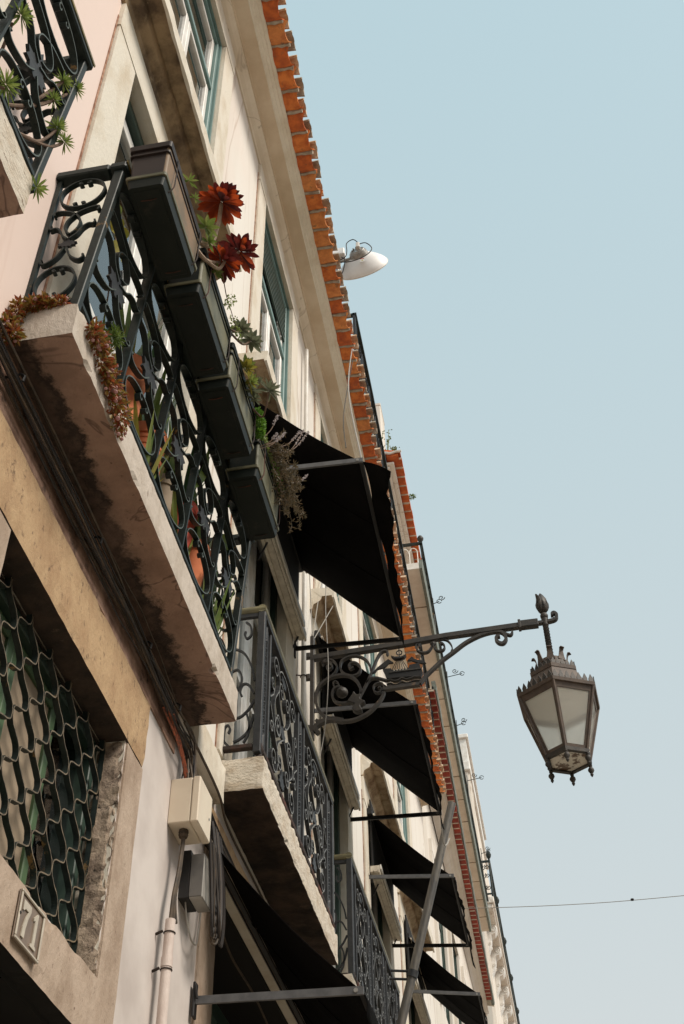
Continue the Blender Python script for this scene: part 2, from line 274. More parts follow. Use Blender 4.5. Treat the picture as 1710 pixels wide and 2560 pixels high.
def frosted():
    m = bpy.data.materials.new('frosted_glass'); m.use_nodes = True
    nt = m.node_tree; N = nt.nodes; L = nt.links; b = N['Principled BSDF']; out = N['Material Output']
    b.inputs['Base Color'].default_value = (0.74, 0.73, 0.68, 1); b.inputs['Roughness'].default_value = 0.28
    tr = N.new('ShaderNodeBsdfTranslucent'); tr.inputs[0].default_value = (0.88, 0.87, 0.82, 1)
    n = N.new('ShaderNodeTexNoise'); n.inputs['Scale'].default_value = 160; bp = N.new('ShaderNodeBump'); bp.inputs['Strength'].default_value = 0.5; bp.inputs['Distance'].default_value = 0.004
    geo = N.new('ShaderNodeNewGeometry'); L.new(geo.outputs['Position'], n.inputs['Vector'])
    L.new(n.outputs[0], bp.inputs['Height']); L.new(bp.outputs[0], b.inputs['Normal'])
    rf = N.new('ShaderNodeBsdfRefraction'); rf.inputs['IOR'].default_value = 1.08; rf.inputs['Roughness'].default_value = 0.55; rf.inputs[0].default_value = (0.97, 0.95, 0.90, 1)
    mx = N.new('ShaderNodeMixShader'); mx.inputs[0].default_value = 0.55
    L.new(b.outputs[0], mx.inputs[1]); L.new(tr.outputs[0], mx.inputs[2])
    m2 = N.new('ShaderNodeMixShader'); m2.inputs[0].default_value = 0.45
    L.new(mx.outputs[0], m2.inputs[1]); L.new(rf.outputs[0], m2.inputs[2]); L.new(m2.outputs[0], out.inputs[0])
    return m
FROST = frosted()
LAMPBOT = mat('lamp_bottom_glass', (0.66, 0.62, 0.54), (0.10, 0.055, 0.03), scale=12, lo=0.5, hi=0.56, rough=0.3)

# ---------------------------------------------------------------- objects
def tag(o, label, cat, group=None):
    o['label'] = label; o['category'] = cat
    if group: o['group'] = group
    return o
def thing(name, label, cat, loc=(0, 0, 0), group=None):
    o = bpy.data.objects.new(name, None); COL.objects.link(o); o.location = loc; o.empty_display_size = 0.1
    o['wl'] = list(loc)
    return tag(o, label, cat, group)

class MB:
    def __init__(s): s.v = []; s.f = []; s.mi = []
    def add(s, vs, fs, mi=0):
        k = len(s.v); s.v += [tuple(p) for p in vs]; s.f += [tuple(i+k for i in f) for f in fs]; s.mi += [mi]*len(fs); return s
    def quad(s, a, b, c, d, mi=0): return s.add([a, b, c, d], [(0, 1, 2, 3)], mi)
    def box(s, x0, x1, y0, y1, z0, z1, mi=0, c=0.0):
        if c <= 0:
            return s.add([(x0, y0, z0), (x1, y0, z0), (x1, y1, z0), (x0, y1, z0), (x0, y0, z1), (x1, y0, z1), (x1, y1, z1), (x0, y1, z1)],
                         [(0, 3, 2, 1), (4, 5, 6, 7), (0, 1, 5, 4), (1, 2, 6, 5), (2, 3, 7, 6), (3, 0, 4, 7)], mi)
        P = []
        X = (x0, x1); Y = (y0, y1); Z = (z0, z1); sg = (1, -1)
        idx = {}
        for i in (0, 1):
            for j in (0, 1):
                for k in (0, 1):
                    for a in range(3):
                        p = [X[i], Y[j], Z[k]]
                        for b in range(3):
                            if b != a: p[b] += c*sg[(i, j, k)[b]]
                        idx[(i, j, k, a)] = len(P); P.append(tuple(p))
        F = []
        for a in range(3):
            b, d = [q for q in range(3) if q != a]
            for side in (0, 1):
                q = []
                for (u, w) in ((0, 0), (1, 0), (1, 1), (0, 1)):
                    t = [0, 0, 0]; t[a] = side; t[b] = u; t[d] = w; q.append(idx[(*t, a)])
                flip = (side == 0) != (a == 1)
                F.append(tuple(reversed(q)) if flip else tuple(q))
        for a in range(3):            # edges along axis a
            b, d = [q for q in range(3) if q != a]
            for u in (0, 1):
                for w in (0, 1):
                    t0 = [0, 0, 0]; t1 = [0, 0, 0]; t1[a] = 1
                    for t in (t0, t1): t[b] = u; t[d] = w
                    q = [idx[(*t0, b)], idx[(*t1, b)], idx[(*t1, d)], idx[(*t0, d)]]
                    F.append(tuple(q))
        for i in (0, 1):
            for j in (0, 1):
                for k in (0, 1): F.append((idx[(i, j, k, 0)], idx[(i, j, k, 1)], idx[(i, j, k, 2)]))
        return s.add(P, F, mi)
    def prism(s, poly, fn, a, b, mi=0):
        """poly: list of 2D points; fn(u, v, w) -> xyz; extruded from w=a to w=b"""
        n = len(poly)
        vs = [fn(u, v, a) for u, v in poly]+[fn(u, v, b) for u, v in poly]
        fs = [tuple(range(n-1, -1, -1)), tuple(range(n, 2*n))]+[(i, (i+1) % n, n+(i+1) % n, n+i) for i in range(n)]
        return s.add(vs, fs, mi)
    def tube(s, pts, r, n=8, closed=False, mi=0, caps=True):
        pts = [Vector(p) for p in pts]; m = len(pts); rs = r if isinstance(r, (list, tuple)) else [r]*m
        vs = []; up = Vector((0.13, 0.21, 0.97)); N0 = None
        for i, p in enumerate(pts):
            if closed: t = pts[(i+1) % m]-pts[(i-1) % m]
            else: t = pts[min(i+1, m-1)]-pts[max(i-1, 0)]
            if t.length < 1e-9: t = Vector((0, 0, 1))
            t.normalize()
            if N0 is None:
                N0 = up.cross(t)
                if N0.length < 0.1: N0 = Vector((1, 0, 0)).cross(t)
            N0 = (N0-t*N0.dot(t)); 
            if N0.length < 1e-6: N0 = t.orthogonal()
            N0.normalize(); B = t.cross(N0)
            for k in range(n):
                a = 2*math.pi*k/n; vs.append(p+(N0*math.cos(a)+B*math.sin(a))*rs[i])
        fs = []
        for i in range(m if closed else m-1):
            j = (i+1) % m
            for k in range(n): fs.append((i*n+k, i*n+(k+1) % n, j*n+(k+1) % n, j*n+k))
        if caps and not closed: fs += [tuple(range(n-1, -1, -1)), tuple((m-1)*n+k for k in range(n))]
        return s.add(vs, fs, mi)
    def strip(s, pts, W, w, t, closed=False, mi=0, edge=None):
        """flat bar following pts; W = unit vector of its width w, thickness t in the plane"""
        pts = [Vector(p) for p in pts]; W = Vector(W); m = len(pts); vs = []
        for i, p in enumerate(pts):
            if closed: T = pts[(i+1) % m]-pts[(i-1) % m]
            else: T = pts[min(i+1, m-1)]-pts[max(i-1, 0)]
            if T.length < 1e-9: T = Vector((0, 0, 1))
            T.normalize(); B = W.cross(T); B.normalize()
            vs += [p-W*w/2-B*t/2, p+W*w/2-B*t/2, p+W*w/2+B*t/2, p-W*w/2+B*t/2]
        fs = []
        for i in range(m if closed else m-1):
            j = (i+1) % m
            for k in range(4): fs.append((i*4+k, i*4+(k+1) % 4, j*4+(k+1) % 4, j*4+k))
        nseg = len(fs)
        if not closed: fs += [(3, 2, 1, 0), tuple((m-1)*4+k for k in range(4))]
        s.add(vs, fs, mi)
        if edge is not None:
            base = len(s.mi)-len(fs)
            for i in range(nseg):
                if i % 4 == 1: s.mi[base+i] = edge
        return s
    def lathe(s, prof, c, n=16, ax=None, mi=0):
        """prof: list of (r, h) along axis ax (default z) from c"""
        ax = Vector(ax or (0, 0, 1)).normalized(); A = ax.orthogonal().normalized(); B = ax.cross(A); c = Vector(c)
        vs = []; m = len(prof)
        for r, h in prof:
            for k in range(n):
                a = 2*math.pi*k/n; vs.append(c+ax*h+(A*math.cos(a)+B*math.sin(a))*r)
        fs = [(i*n+k, i*n+(k+1) % n, (i+1)*n+(k+1) % n, (i+1)*n+k) for i in range(m-1) for k in range(n)]
        if prof[0][0] > 1e-4: fs.append(tuple(range(n-1, -1, -1)))
        if prof[-1][0] > 1e-4: fs.append(tuple((m-1)*n+k for k in range(n)))
        return s.add(vs, fs, mi)
    def build(s, name, mats, parent=None, smooth=False, bev=0, label=None, kind=None):
        off = Vector((0, 0, 0))
        if parent is not None:
            r = parent
            while r.parent: r = r.parent
            off = Vector(r['wl']) if 'wl' in r else Vector((0, 0, 0))
        me = bpy.data.meshes.new(name)
        me.from_pydata([tuple(Vector(p)-off) for p in s.v], [], s.f)
        for m in (mats if isinstance(mats, (list, tuple)) else [mats]): me.materials.append(m)
        if any(s.mi): me.polygons.foreach_set('material_index', s.mi)
        if smooth: me.polygons.foreach_set('use_smooth', [True]*len(s.f))
        me.update(); me.validate()
        import bmesh
        bm = bmesh.new(); bm.from_mesh(me); bmesh.ops.recalc_face_normals(bm, faces=bm.faces); bm.to_mesh(me); bm.free()
        if smooth and hasattr(me, 'set_sharp_from_angle'): me.set_sharp_from_angle(angle=R(38))
        o = bpy.data.objects.new(name, me); COL.objects.link(o)
        if parent is not None: o.parent = parent
        if bev:
            md = o.modifiers.new('bevel', 'BEVEL'); md.width = bev; md.segments = 2; md.limit_method = 'ANGLE'; md.angle_limit = R(35)
        if label: o['label'] = label
        if kind: o['kind'] = kind
        return o

def copy_part(o, parent, loc=None, M=None):
    c = o.copy(); COL.objects.link(c); c.parent = parent
    if M is not None: c.matrix_local = M
    elif loc is not None: c.location = loc
    return c

def rough_box(name, mats, parent, x0, x1, y0, y1, z0, z1, step=0.06, amp=0.004, mi_fn=None, seed=1, chips=0, label=None):
    """stone block on a fine grid with slightly worn faces and chipped arrises"""
    rnd = random.Random(seed); mb = MB()
    nx = max(2, int((x1-x0)/step)); ny = max(2, int((y1-y0)/step)); nz = max(2, int((z1-z0)/step))
    idx = {}
    chip = [(rnd.choice((0, 1)), rnd.uniform(y0, y1), rnd.uniform(0.02, 0.06), rnd.uniform(0.004, 0.013)) for _ in range(chips)]
    def P(i, j, k):
        key = (i, j, k)
        if key in idx: return idx[key]
        x = x0+(x1-x0)*i/nx; y = y0+(y1-y0)*j/ny; z = z0+(z1-z0)*k/nz
        ex = (i in (0, nx))+(j in (0, ny))+(k in (0, nz))
        q = [x+rnd.uniform(-amp, amp)*0.5, y+rnd.uniform(-amp, amp)*0.5, z+rnd.uniform(-amp, amp)*0.5]
        if ex >= 2:
            b = rnd.uniform(0.001, amp*1.6)
            if i == nx: q[0] -= b
            if k == 0: q[2] += b
            if k == nz: q[2] -= b
            if j == 0: q[1] += b
            if j == ny: q[1] -= b
            for (lo, cy, cw, cd) in chip:
                if i == nx and k == (0 if lo == 0 else nz) and abs(y-cy) < cw:
                    d = cd*(1-abs(y-cy)/cw); q[0] -= d; q[2] += d if lo == 0 else -d
        idx[key] = len(mb.v); mb.v.append(tuple(q)); return idx[key]
    def F(a, b, c, d, m): mb.f.append((a, b, c, d)); mb.mi.append(m)
    for i in range(nx):
        for j in range(ny):
            F(P(i, j, 0), P(i, j+1, 0), P(i+1, j+1, 0), P(i+1, j, 0), 1 if mi_fn else 0)
            F(P(i, j, nz), P(i+1, j, nz), P(i+1, j+1, nz), P(i, j+1, nz), 0)
    for j in range(ny):
        for k in range(nz):
            F(P(0, j, k), P(0, j, k+1), P(0, j+1, k+1), P(0, j+1, k), 0); F(P(nx, j, k), P(nx, j+1, k), P(nx, j+1, k+1), P(nx, j, k+1), 0)
    for i in range(nx):
        for k in range(nz):
            F(P(i, 0, k), P(i+1, 0, k), P(i+1, 0, k+1), P(i, 0, k+1), 0); F(P(i, ny, k), P(i, ny, k+1), P(i+1, ny, k+1), P(i+1, ny, k), 0)
    return mb.build(name, mats, parent, label=label)

def smooth_path(pts, sub=4):
    """Catmull-Rom through points"""
    P = [Vector(p) for p in pts]; out = []
    for i in range(len(P)-1):
        p0 = P[max(i-1, 0)]; p1 = P[i]; p2 = P[i+1]; p3 = P[min(i+2, len(P)-1)]
        for k in range(sub):
            t = k/sub
            out.append(0.5*((2*p1)+(p2-p0)*t+(2*p0-5*p1+4*p2-p3)*t*t+(3*p1-p0-3*p2+p3)*t**3))
    out.append(P[-1]); return out
def spiral(cx, cy, r, a_end, turns, ccw=True, n=18, r0=0.12):
    out = []
    for i in range(n+1):
        t = i/n; a = a_end-(1 if ccw else -1)*turns*2*math.pi*(1-t); rr = r*(r0+(1-r0)*t)
        out.append((cx+rr*math.cos(a), cy+rr*math.sin(a)))
    return out
def sm2(pts, sub=4): return [(p.x, p.y) for p in smooth_path([(a, b, 0) for a, b in pts], sub)]
exec_order = []

# ================================================================ LARGE STRUCTURE
def struct(name, mb, m):
    o = mb.build(name, m); o['kind'] = 'structure'; return o
g = MB(); g.quad((-300, -300, 0), (300, -300, 0), (300, 300, 0), (-300, 300, 0)); struct('ground', g, PAVE)
g = MB(); g.box(0.02, 1.15, -60, 60, 0.004, 0.13); struct('pavement', g, PAVE)

def wall_grid(mb, y0, y1, z0, z1, holes, depth=0.22, x=0.0, mi=0, mir=1):
    ys = sorted({y0, y1, *[h[0] for h in holes], *[h[1] for h in holes]}); zs = sorted({z0, z1, *[h[2] for h in holes], *[h[3] for h in holes]})
    for a, b in zip(ys, ys[1:]):
        for c, d in zip(zs, zs[1:]):
            ym, zm = (a+b)/2, (c+d)/2
            if any(h[0] < ym < h[1] and h[2] < zm < h[3] for h in holes): continue
            mb.quad((x, a, c), (x, b, c), (x, b, d), (x, a, d), mi)
    for a, b, c, d in holes:
        q = x-depth
        mb.quad((x, a, c), (x, a, d), (q, a, d), (q, a, c), mir); mb.quad((x, b, c), (q, b, c), (q, b, d), (x, b, d), mir)
        mb.quad((x, a, d), (x, b, d), (q, b, d), (q, a, d), mir); mb.quad((x, a, c), (q, a, c), (q, b, c), (x, b, c), mir)

opp = thing('added_opposite_house', 'added plain pale row house on the other side of the narrow street, out of the frame', 'house', (10, 10, 0))  # house added out of view; height and distance chosen to shape the light
b = MB(); b.box(9.6, 16.0, -25, 60, 0.0, 6.4); b.build('wall', mat('added_opposite_plaster', (0.62, 0.55, 0.45), (0.52, 0.45, 0.36), scale=1.5, rough=0.9), opp)
b = MB(); b.box(9.3, 16.3, -25.2, 60.2, 6.41, 6.7); b.build('roof', mat('added_opposite_roof', (0.42, 0.16, 0.08), (0.30, 0.11, 0.06), scale=3, rough=0.9), opp)
pw = None
for k in range(16):
    for z in (0.8, 3.9):
        if pw is None:
            b = MB(); b.box(9.57, 9.599, -20.0, -18.9, 0.8, 2.8); pw = b.build('window', mat('added_opposite_window', (0.03, 0.04, 0.045), rough=0.1), opp)
        else:
            c = pw.copy(); COL.objects.link(c); c.parent = opp; c.location = (0, k*4.6, z-0.8)

house = thing('townhouse', 'long pale townhouse with pink plaster at its near end and an orange tiled eave', 'house', (0, 7, 0))
BAYS = [(2.66, 4.02), (5.28, 6.5), (7.8, 9.02), (10.25, 11.5), (12.75, 14.0)]
UPW = [(2.78, 3.94), (5.35, 6.47), (7.83, 8.95), (10.33, 11.45), (12.78, 13.95)]
holes = [(2.57, 3.79, 3.31, 4.262), (2.57, 3.79, 0.0, 3.10), (5.22, 7.6, 0.0, 4.42), (9.2, 11.4, 0, 4.3), (12.6, 14.8, 0, 4.3),
         (0.2, 1.42, 5.0, 7.62), (0.2, 1.42, 8.12, 10.7)]
holes += [(a, b, 5.0, 7.62) for a, b in BAYS]+[(a, b, 8.12, 10.7) for a, b in UPW]
w = MB(); wall_grid(w, -5, 16.1, 0, 10.99, holes)
w.quad((0, 16.1, 0), (0, 16.1, 10.99), (-7, 16.1, 10.99), (-7, 16.1, 0)); w.quad((0, -5, 0), (-7, -5, 0), (-7, -5, 10.99), (0, -5, 10.99))
w.quad((-7, -5, 0), (-7, 16.1, 0), (-7, 16.1, 10.99), (-7, -5, 10.99))
w.build('wall', [PLASTER, STONE], house)
d = MB()
for a, b, c, e in holes: d.box(-0.60, -0.56, a-0.3, b+0.3, c-0.2, e+0.2)
d.box(-0.56, -0.50, 2.2, 4.2, 3.12, 3.22)
for a, b, c, e in holes[1:5]: d.box(-0.55, -0.05, a+.004, b-.004, e-.03, e-.004); d.box(-0.55, -0.05, b-.03, b-.004, 0, e-.031)
d.build('opening_shade', DARK, house)  # black sheets and reveal linings stand in for the shade inside openings

def eshift(y): return -0.0125*max(0.0, y-9.0)
def extrude_y(prof, y0, y1, n, shift=eshift, wob=0.0, seed=3, mi=0):
    rnd = random.Random(seed); mb = MB(); m = len(prof); vs = []; fs = []
    for i in range(n+1):
        y = y0+(y1-y0)*i/n; dx = rnd.uniform(-wob, wob); dz = rnd.uniform(-wob, wob)
        vs += [(px+(shift(y)+dx if px > 0.005 else 0), y, pz+dz) for px, pz in prof]
    for i in range(n):
        for k in range(m): fs.append((i*m+k, i*m+(k+1) % m, (i+1)*m+(k+1) % m, (i+1)*m+k))
    fs += [tuple(range(m)), tuple(n*m+k for k in range(m-1, -1, -1))]
    return mb.add(vs, fs, mi)
extrude_y([(0.0, 10.955), (0.012, 10.955), (0.02, 10.975), (0.05, 10.995), (0.075, 11.02), (0.088, 11.05), (0.0, 11.05)], -5, 16.1, 80, wob=0.0022).build('cornice_cove', COVE, house)
extrude_y([(0.0, 11.051), (0.098, 11.051), (0.102, 11.066), (0.215, 11.078), (0.0, 11.16)], -5, 16.1, 80, wob=0.002, seed=5).build('cornice_soffit', CORNICE, house)
extrude_y([(0.05, 11.081), (0.217, 11.081), (0.222, 11.094), (0.245, 11.099), (0.25, 11.112), (0.272, 11.117), (0.278, 11.132), (0.30, 11.138), (0.306, 11.150), (0.05, 11.162)], -5, 16.1, 90, wob=0.0022, seed=6).build('cornice_moulding', MOULD, house)
r = MB(); r.add([(0.30, -5, 11.17), (0.30, 16.1, 11.17), (-3.5, 16.1, 12.75), (-3.5, -5, 12.75), (0.30, -5, 11.23), (0.30, 16.1, 11.23), (-3.5, 16.1, 12.85), (-3.5, -5, 12.85)],
    [(0, 1, 2, 3), (7, 6, 5, 4), (0, 4, 5, 1), (1, 5, 6, 2), (2, 6, 7, 3), (3, 7, 4, 0)])
r.build('roof', mat('roof_weathered', (0.30, 0.24, 0.19), (0.22, 0.15, 0.11), scale=4, rough=0.95), house)

def tile_mesh(r0, r1, L, up, n=8, th=0.014, drop=0.0, seed=0):
    """half-pipe running outward along +x, convex down (up=-1) or up (up=1); open end at x=L"""
    rnd = random.Random(seed); mb = MB(); vs = []; nx = 5
    for i in range(nx):
        t = i/(nx-1); x = L*t; rr = r0+(r1-r0)*t
        for s2 in (0, 1):
            q = rr+(th if s2 else 0)
            for k in range(n+1):
                a = math.pi*k/n
                vs.append((x+(rnd.uniform(-0.006, 0.006)-(0.030*math.sin(a) if up < 0 else 0) if i == nx-1 else 0), math.cos(a)*q, up*math.sin(a)*q*(0.75 if up > 0 else 0.50)+rnd.uniform(-.0018, .0018)-drop*t))
    fs = []; row = 2*(n+1)
    for i in range(nx-1):
        for k in range(n):
            fs.append((i*row+k, i*row+k+1, (i+1)*row+k+1, (i+1)*row+k)); o2 = n+1
            fs.append((i*row+o2+k, (i+1)*row+o2+k, (i+1)*row+o2+k+1, i*row+o2+k+1))
    for i in (0, nx-1):
        for k in range(n): fs.append((i*row+k, i*row+n+1+k, i*row+n+2+k, i*row+k+1))
    for i in range(nx-1):
        for k in (0, n): fs.append((i*row+k, (i+1)*row+k, (i+1)*row+n+1+k, i*row+n+1+k))
    return mb.add(vs, fs)
def tile_row(parent, y0, y1, pitch, xroot, z, L, shift, mats, limes, mort, rr=0.088, seed=11, cover=True, name='roof_tile'):
    rnd = random.Random(seed); wl = Vector(parent['wl']); protos = []
    k = 0; y = y0; morts = MB()
    vari = [tile_mesh(rr*1.02, rr*0.93, L, -1, seed=q) for q in range(4)]; meshes = {}
    cv = tile_mesh(rr*0.66, rr*0.82, L*1.04, 1, seed=9)
    while y < y1:
        m = rnd.choice(mats); v = rnd.randrange(4); key = (m.name, v)
        x = xroot+shift(y)+rnd.uniform(-0.012, 0.010); pos = Vector((x, y, z+rnd.uniform(-0.006, 0.006)))
        if key not in meshes:
            o = vari[v].build(name, m, None, smooth=True); meshes[key] = o; o.parent = parent
        else: o = copy_part(meshes[key], parent)
        o.location = pos-wl; o.rotation_euler = (rnd.uniform(-.03, .03), R(rnd.uniform(1, 5)), R(rnd.uniform(-2.5, 2.5)))
        if cover:
            key = ('c', rnd.randrange(2))
            lm = limes[key[1] % len(limes)]
            if key not in meshes:
                o = cv.build('cover_tile', lm, None, smooth=True); meshes[key] = o; o.parent = parent
            else: o = copy_part(meshes[key], parent)
            o.location = Vector((x+0.01+rnd.uniform(-.012, .012), y+pitch/2, z+0.012))-wl
            o.rotation_euler = (0, R(rnd.uniform(1, 4)), R(rnd.uniform(-2, 2)))
        # lime mortar bedding along the joint, lumpy
        n = 6; pts = [(x+L*(0.0+0.93*q/(n-1)), y+pitch/2+rnd.uniform(-.006, .006), z-0.022-0.012*q/(n-1)+rnd.uniform(-.005, .005)) for q in range(n)]
        morts.tube(pts, [pitch*0.085+rnd.uniform(-.004, .005) for _ in pts], n=6)
        y += pitch; k += 1
    o = morts.build('mortar_bedding', mort, parent, smooth=True); o['kind'] = 'stuff'
tile_row(house, 2.95, 16.0, 0.1955, 0.275, 11.198, 0.190, eshift, TILES, [TILE_LIME, MORTAR], MORTAR)

# ---- sills, surrounds, windows of the townhouse
SILL = [(0, 7.88), (0.02, 7.88), (0.035, 7.925), (0.085, 7.955), (0.098, 7.985), (0.102, 8.002), (0.183, 8.002), (0.187, 7.978), (0.203, 7.982), (0.208, 8.085), (0.0, 8.10)]
def sill(y0, y1, seed, under=None):
    rnd = random.Random(seed); n = 26; m = len(SILL); mb = MB(); vs = []; fs = []; mi = []
    for i in range(n+1):
        y = y0+(y1-y0)*i/n
        vs += [(px+(rnd.uniform(-.0025, .0025) if px > .01 else 0), y+rnd.uniform(-.002, .002), pz+rnd.uniform(-.002, .002)) for px, pz in SILL]
    for i in range(n):
        for k in range(m):
            fs.append((i*m+k, i*m+(k+1) % m, (i+1)*m+(k+1) % m, (i+1)*m+k)); mi.append(1 if k <= 6 else 0)
    fs += [tuple(range(m)), tuple(n*m+k for k in range(m-1, -1, -1))]; mi += [0, 0]
    mb.add(vs, fs); mb.mi = mi
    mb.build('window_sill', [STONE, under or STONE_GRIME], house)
def surround(a, b, c, e, wd, depth=0.022, low=True):
    """stone architrave: two jambs and a lintel, butted"""
    j = 0.003
    rough_box('jamb_stone', STONE, house, -0.06, depth, a-wd, a, c, e-j, step=0.12, amp=0.0012, seed=int(a*31))
    rough_box('jamb_stone', STONE, house, -0.06, depth, b, b+wd, c, e-j, step=0.12, amp=0.0012, seed=int(b*37))
    rough_box('lintel_stone', STONE, house, -0.06, depth+0.004, a-wd-0.005, b+wd+0.005, e, e+0.25, step=0.12, amp=0.0012, seed=int(a*41))
    q = MB(); q.box(0.001, 0.006, a-wd-.012, a-wd-.001, c, e+.1); q.build('joint_line', JOINT, house)
    q = MB(); q.box(0.001, 0.006, b+wd+.001, b+wd+.010, c, e+.1); q.build('joint_line', JOINT, house)
for q, (a, b) in enumerate(BAYS): surround(a, b, 5.0, 7.62, 0.26)
surround(0.2, 1.42, 5.0, 7.62, 0.26)
for q, (a, b) in enumerate(UPW):
    surround(a, b, 8.12, 10.7, 0.24)
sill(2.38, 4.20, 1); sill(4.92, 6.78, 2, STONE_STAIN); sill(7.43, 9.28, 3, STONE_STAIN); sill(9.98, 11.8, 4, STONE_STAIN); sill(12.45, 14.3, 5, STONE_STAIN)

def frame_ring(mb, x0, x1, a, b, c, e, t, tb=None):
    tb = t if tb is None else tb
    mb.box(x0, x1, a, a+t, c, e, c=0.004); mb.box(x0, x1, b-t, b, c, e, c=0.004)
    mb.box(x0+.001, x1-.001, a+t, b-t, e-t, e, c=0.004); mb.box(x0+.001, x1-.001, a+t, b-t, c, c+tb, c=0.004)
def window(parent, a, b, c, e, green=GREEN, sash=WHITEP, curtain=CURTAIN, open_gap=0.0):
    fr = MB(); frame_ring(fr, -0.125, -0.03, a, b, c, e, 0.055); fr.box(-0.028, -0.012, a+0.004, a+0.02, c, e); fr.box(-0.028, -0.012, b-0.02, b-0.004, c, e)
    fr.box(-0.028, -0.012, a+0.02, b-0.02, e-0.02, e-0.004)
    f = fr.build('window', green, parent)
    mid = (a+b)/2; zt = c+(e-c)*0.70
    tr = MB(); tr.box(-0.12, -0.035, a+0.055, b-0.055, zt-0.03, zt+0.03, c=0.005); tr.build('transom', green, f)
    for (p, q) in ((a+0.06, mid-0.004), (mid+0.004, b-0.06)):
        sm = MB(); frame_ring(sm, -0.105, -0.055, p, q, c+0.06, zt-0.034, 0.05, 0.08); sm.box(-0.10, -0.06, p+.05, q-.05, c+(zt-c)*.55, c+(zt-c)*.55+.028)
        sm.build('sash', sash, f)
        pm = MB(); pm.box(-0.082, -0.078, p+0.048, q-0.048, c+0.13, zt-0.08); pm.build('pane', GLASS, f)
    # upper light: louvred head of thin slats
    sm = MB(); frame_ring(sm, -0.105, -0.055, a+0.06, b-0.06, zt+0.034, e-0.06, 0.045); sm.build('sash', sash, f)
    pm = MB(); pm.box(-0.082, -0.078, a+0.10, b-0.10, zt+0.075, e-0.10); pm.build('pane', GLASS, f)
    cu = MB(); n = 24
    pts = [(-0.19+0.012*math.sin(k*1.9)+0.004*math.sin(k*4.7), a+0.02+(b-a-0.04)*k/n) for k in range(n+1)]
    for (x0, y0), (x1, y1) in zip(pts, pts[1:]): cu.quad((x0, y0, c+0.03), (x1, y1, c+0.03), (x1, y1, e-0.03), (x0, y0, e-0.03))
    cu.build('curtain', curtain, f)
    return f
for a, b in UPW: window(house, a, b, 8.12, 10.7)
# half-drawn roller slats in the head of the second upper window
sl = MB()
for k in range(7): sl.box(-0.050, -0.034, 5.42, 6.41, 10.13+k*0.072, 10.13+k*0.072+0.040, c=0.003)
sl.build('shutter_slats', GREEN_DK, house)['kind'] = 'stuff'

def french_door(parent, a, b, leaf=WHITEP, frame=GREEN_DK):
    fr = MB(); frame_ring(fr, -0.16, -0.05, a, b, 5.0, 7.62, 0.07)
    f = fr.build('balcony_door', frame, parent); mid = (a+b)/2
    for (p, q) in ((a+.075, mid-.004), (mid+.004, b-.075)):
        s_ = MB(); frame_ring(s_, -0.135, -0.085, p, q, 5.03, 7.53, 0.085, 0.25)
        for zz in (5.95, 6.75): s_.box(-0.13, -0.09, p+.085, q-.085, zz, zz+.035)
        for kk in (0.03, 0.055): s_.box(-0.085, -0.079, p+kk, p+kk+.008, 5.06, 7.5)
        s_.build('door_leaf', leaf, f)
        pm = MB(); pm.box(-0.112, -0.108, p+.083, q-.083, 5.28, 7.45); pm.build('pane', GLASS, f)
    return f
for i, (a, b) in enumerate(BAYS): french_door(house, a, b)
french_door(house, 0.2, 1.42)
# curtains behind the near balcony door
cu = MB(); n = 30
for k in range(n):
    y0 = 2.70+1.3*k/n; y1 = 2.70+1.3*(k+1)/n; x0 = -0.24+0.014*math.sin(k*1.7); x1 = -0.24+0.014*math.sin((k+1)*1.7)
    cu.quad((x0, y0, 5.2), (x1, y1, 5.2), (x1, y1, 7.6), (x0, y0, 7.6))
cu.build('curtain', CURTAIN, house)

# ---- balcony slabs
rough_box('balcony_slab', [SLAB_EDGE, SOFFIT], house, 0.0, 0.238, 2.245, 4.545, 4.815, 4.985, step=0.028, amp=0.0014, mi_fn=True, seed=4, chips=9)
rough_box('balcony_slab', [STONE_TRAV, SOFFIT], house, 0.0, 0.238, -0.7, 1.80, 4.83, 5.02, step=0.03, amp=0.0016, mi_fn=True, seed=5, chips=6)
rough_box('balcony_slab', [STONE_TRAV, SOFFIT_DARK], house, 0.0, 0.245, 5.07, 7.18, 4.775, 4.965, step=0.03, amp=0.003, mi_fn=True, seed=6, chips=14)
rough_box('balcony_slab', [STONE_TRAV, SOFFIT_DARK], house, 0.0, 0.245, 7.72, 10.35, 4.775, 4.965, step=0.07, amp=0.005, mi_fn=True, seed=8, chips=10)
# string course between the slabs
rough_box('string_course', STONE, house, 0.0, 0.055, 4.56, 5.06, 4.70, 4.90, step=0.06, amp=0.003, seed=12)
rough_box('string_course', STONE, house, 0.0, 0.055, 7.2, 7.7, 4.70, 4.90, step=0.06, amp=0.003, seed=13)

# ---- stone surround of the grilled transom window and the black doorway under it
rough_box('lintel_stone', [STONE_TAN, STONE_DARK], house, -0.10, 0.012, 2.30, 4.0, 4.253, 4.56, step=0.05, amp=0.0018, mi_fn=True, seed=21, chips=6)
q = MB(); q.box(0.0015, 0.006, 0.8, 4.38, 4.565, 4.81); q.build('plaster_shade_band', mat('plaster_grubby_shade', (0.40, 0.25, 0.185), (0.17, 0.095, 0.065), scale=5, lo=0.38, hi=0.6, rough=0.95, bump=0.5, bscale=40, spots=(0.05, 0.03, 0.022), spot_scale=9, spot_lo=0.55, spot_hi=0.68), house)  # stained pink plaster strip, darkened in colour to stand in for the slab's shadow
rough_box('jamb_stone', [STONE_PINK], house, -0.05, 0.010, 3.80, 4.0, 0.0, 4.25, step=0.07, amp=0.0016, seed=22)
rough_box('jamb_stone', [STONE_PINK], house, -0.05, 0.010, 2.30, 2.565, 0.0, 4.25, step=0.07, amp=0.0016, seed=23)
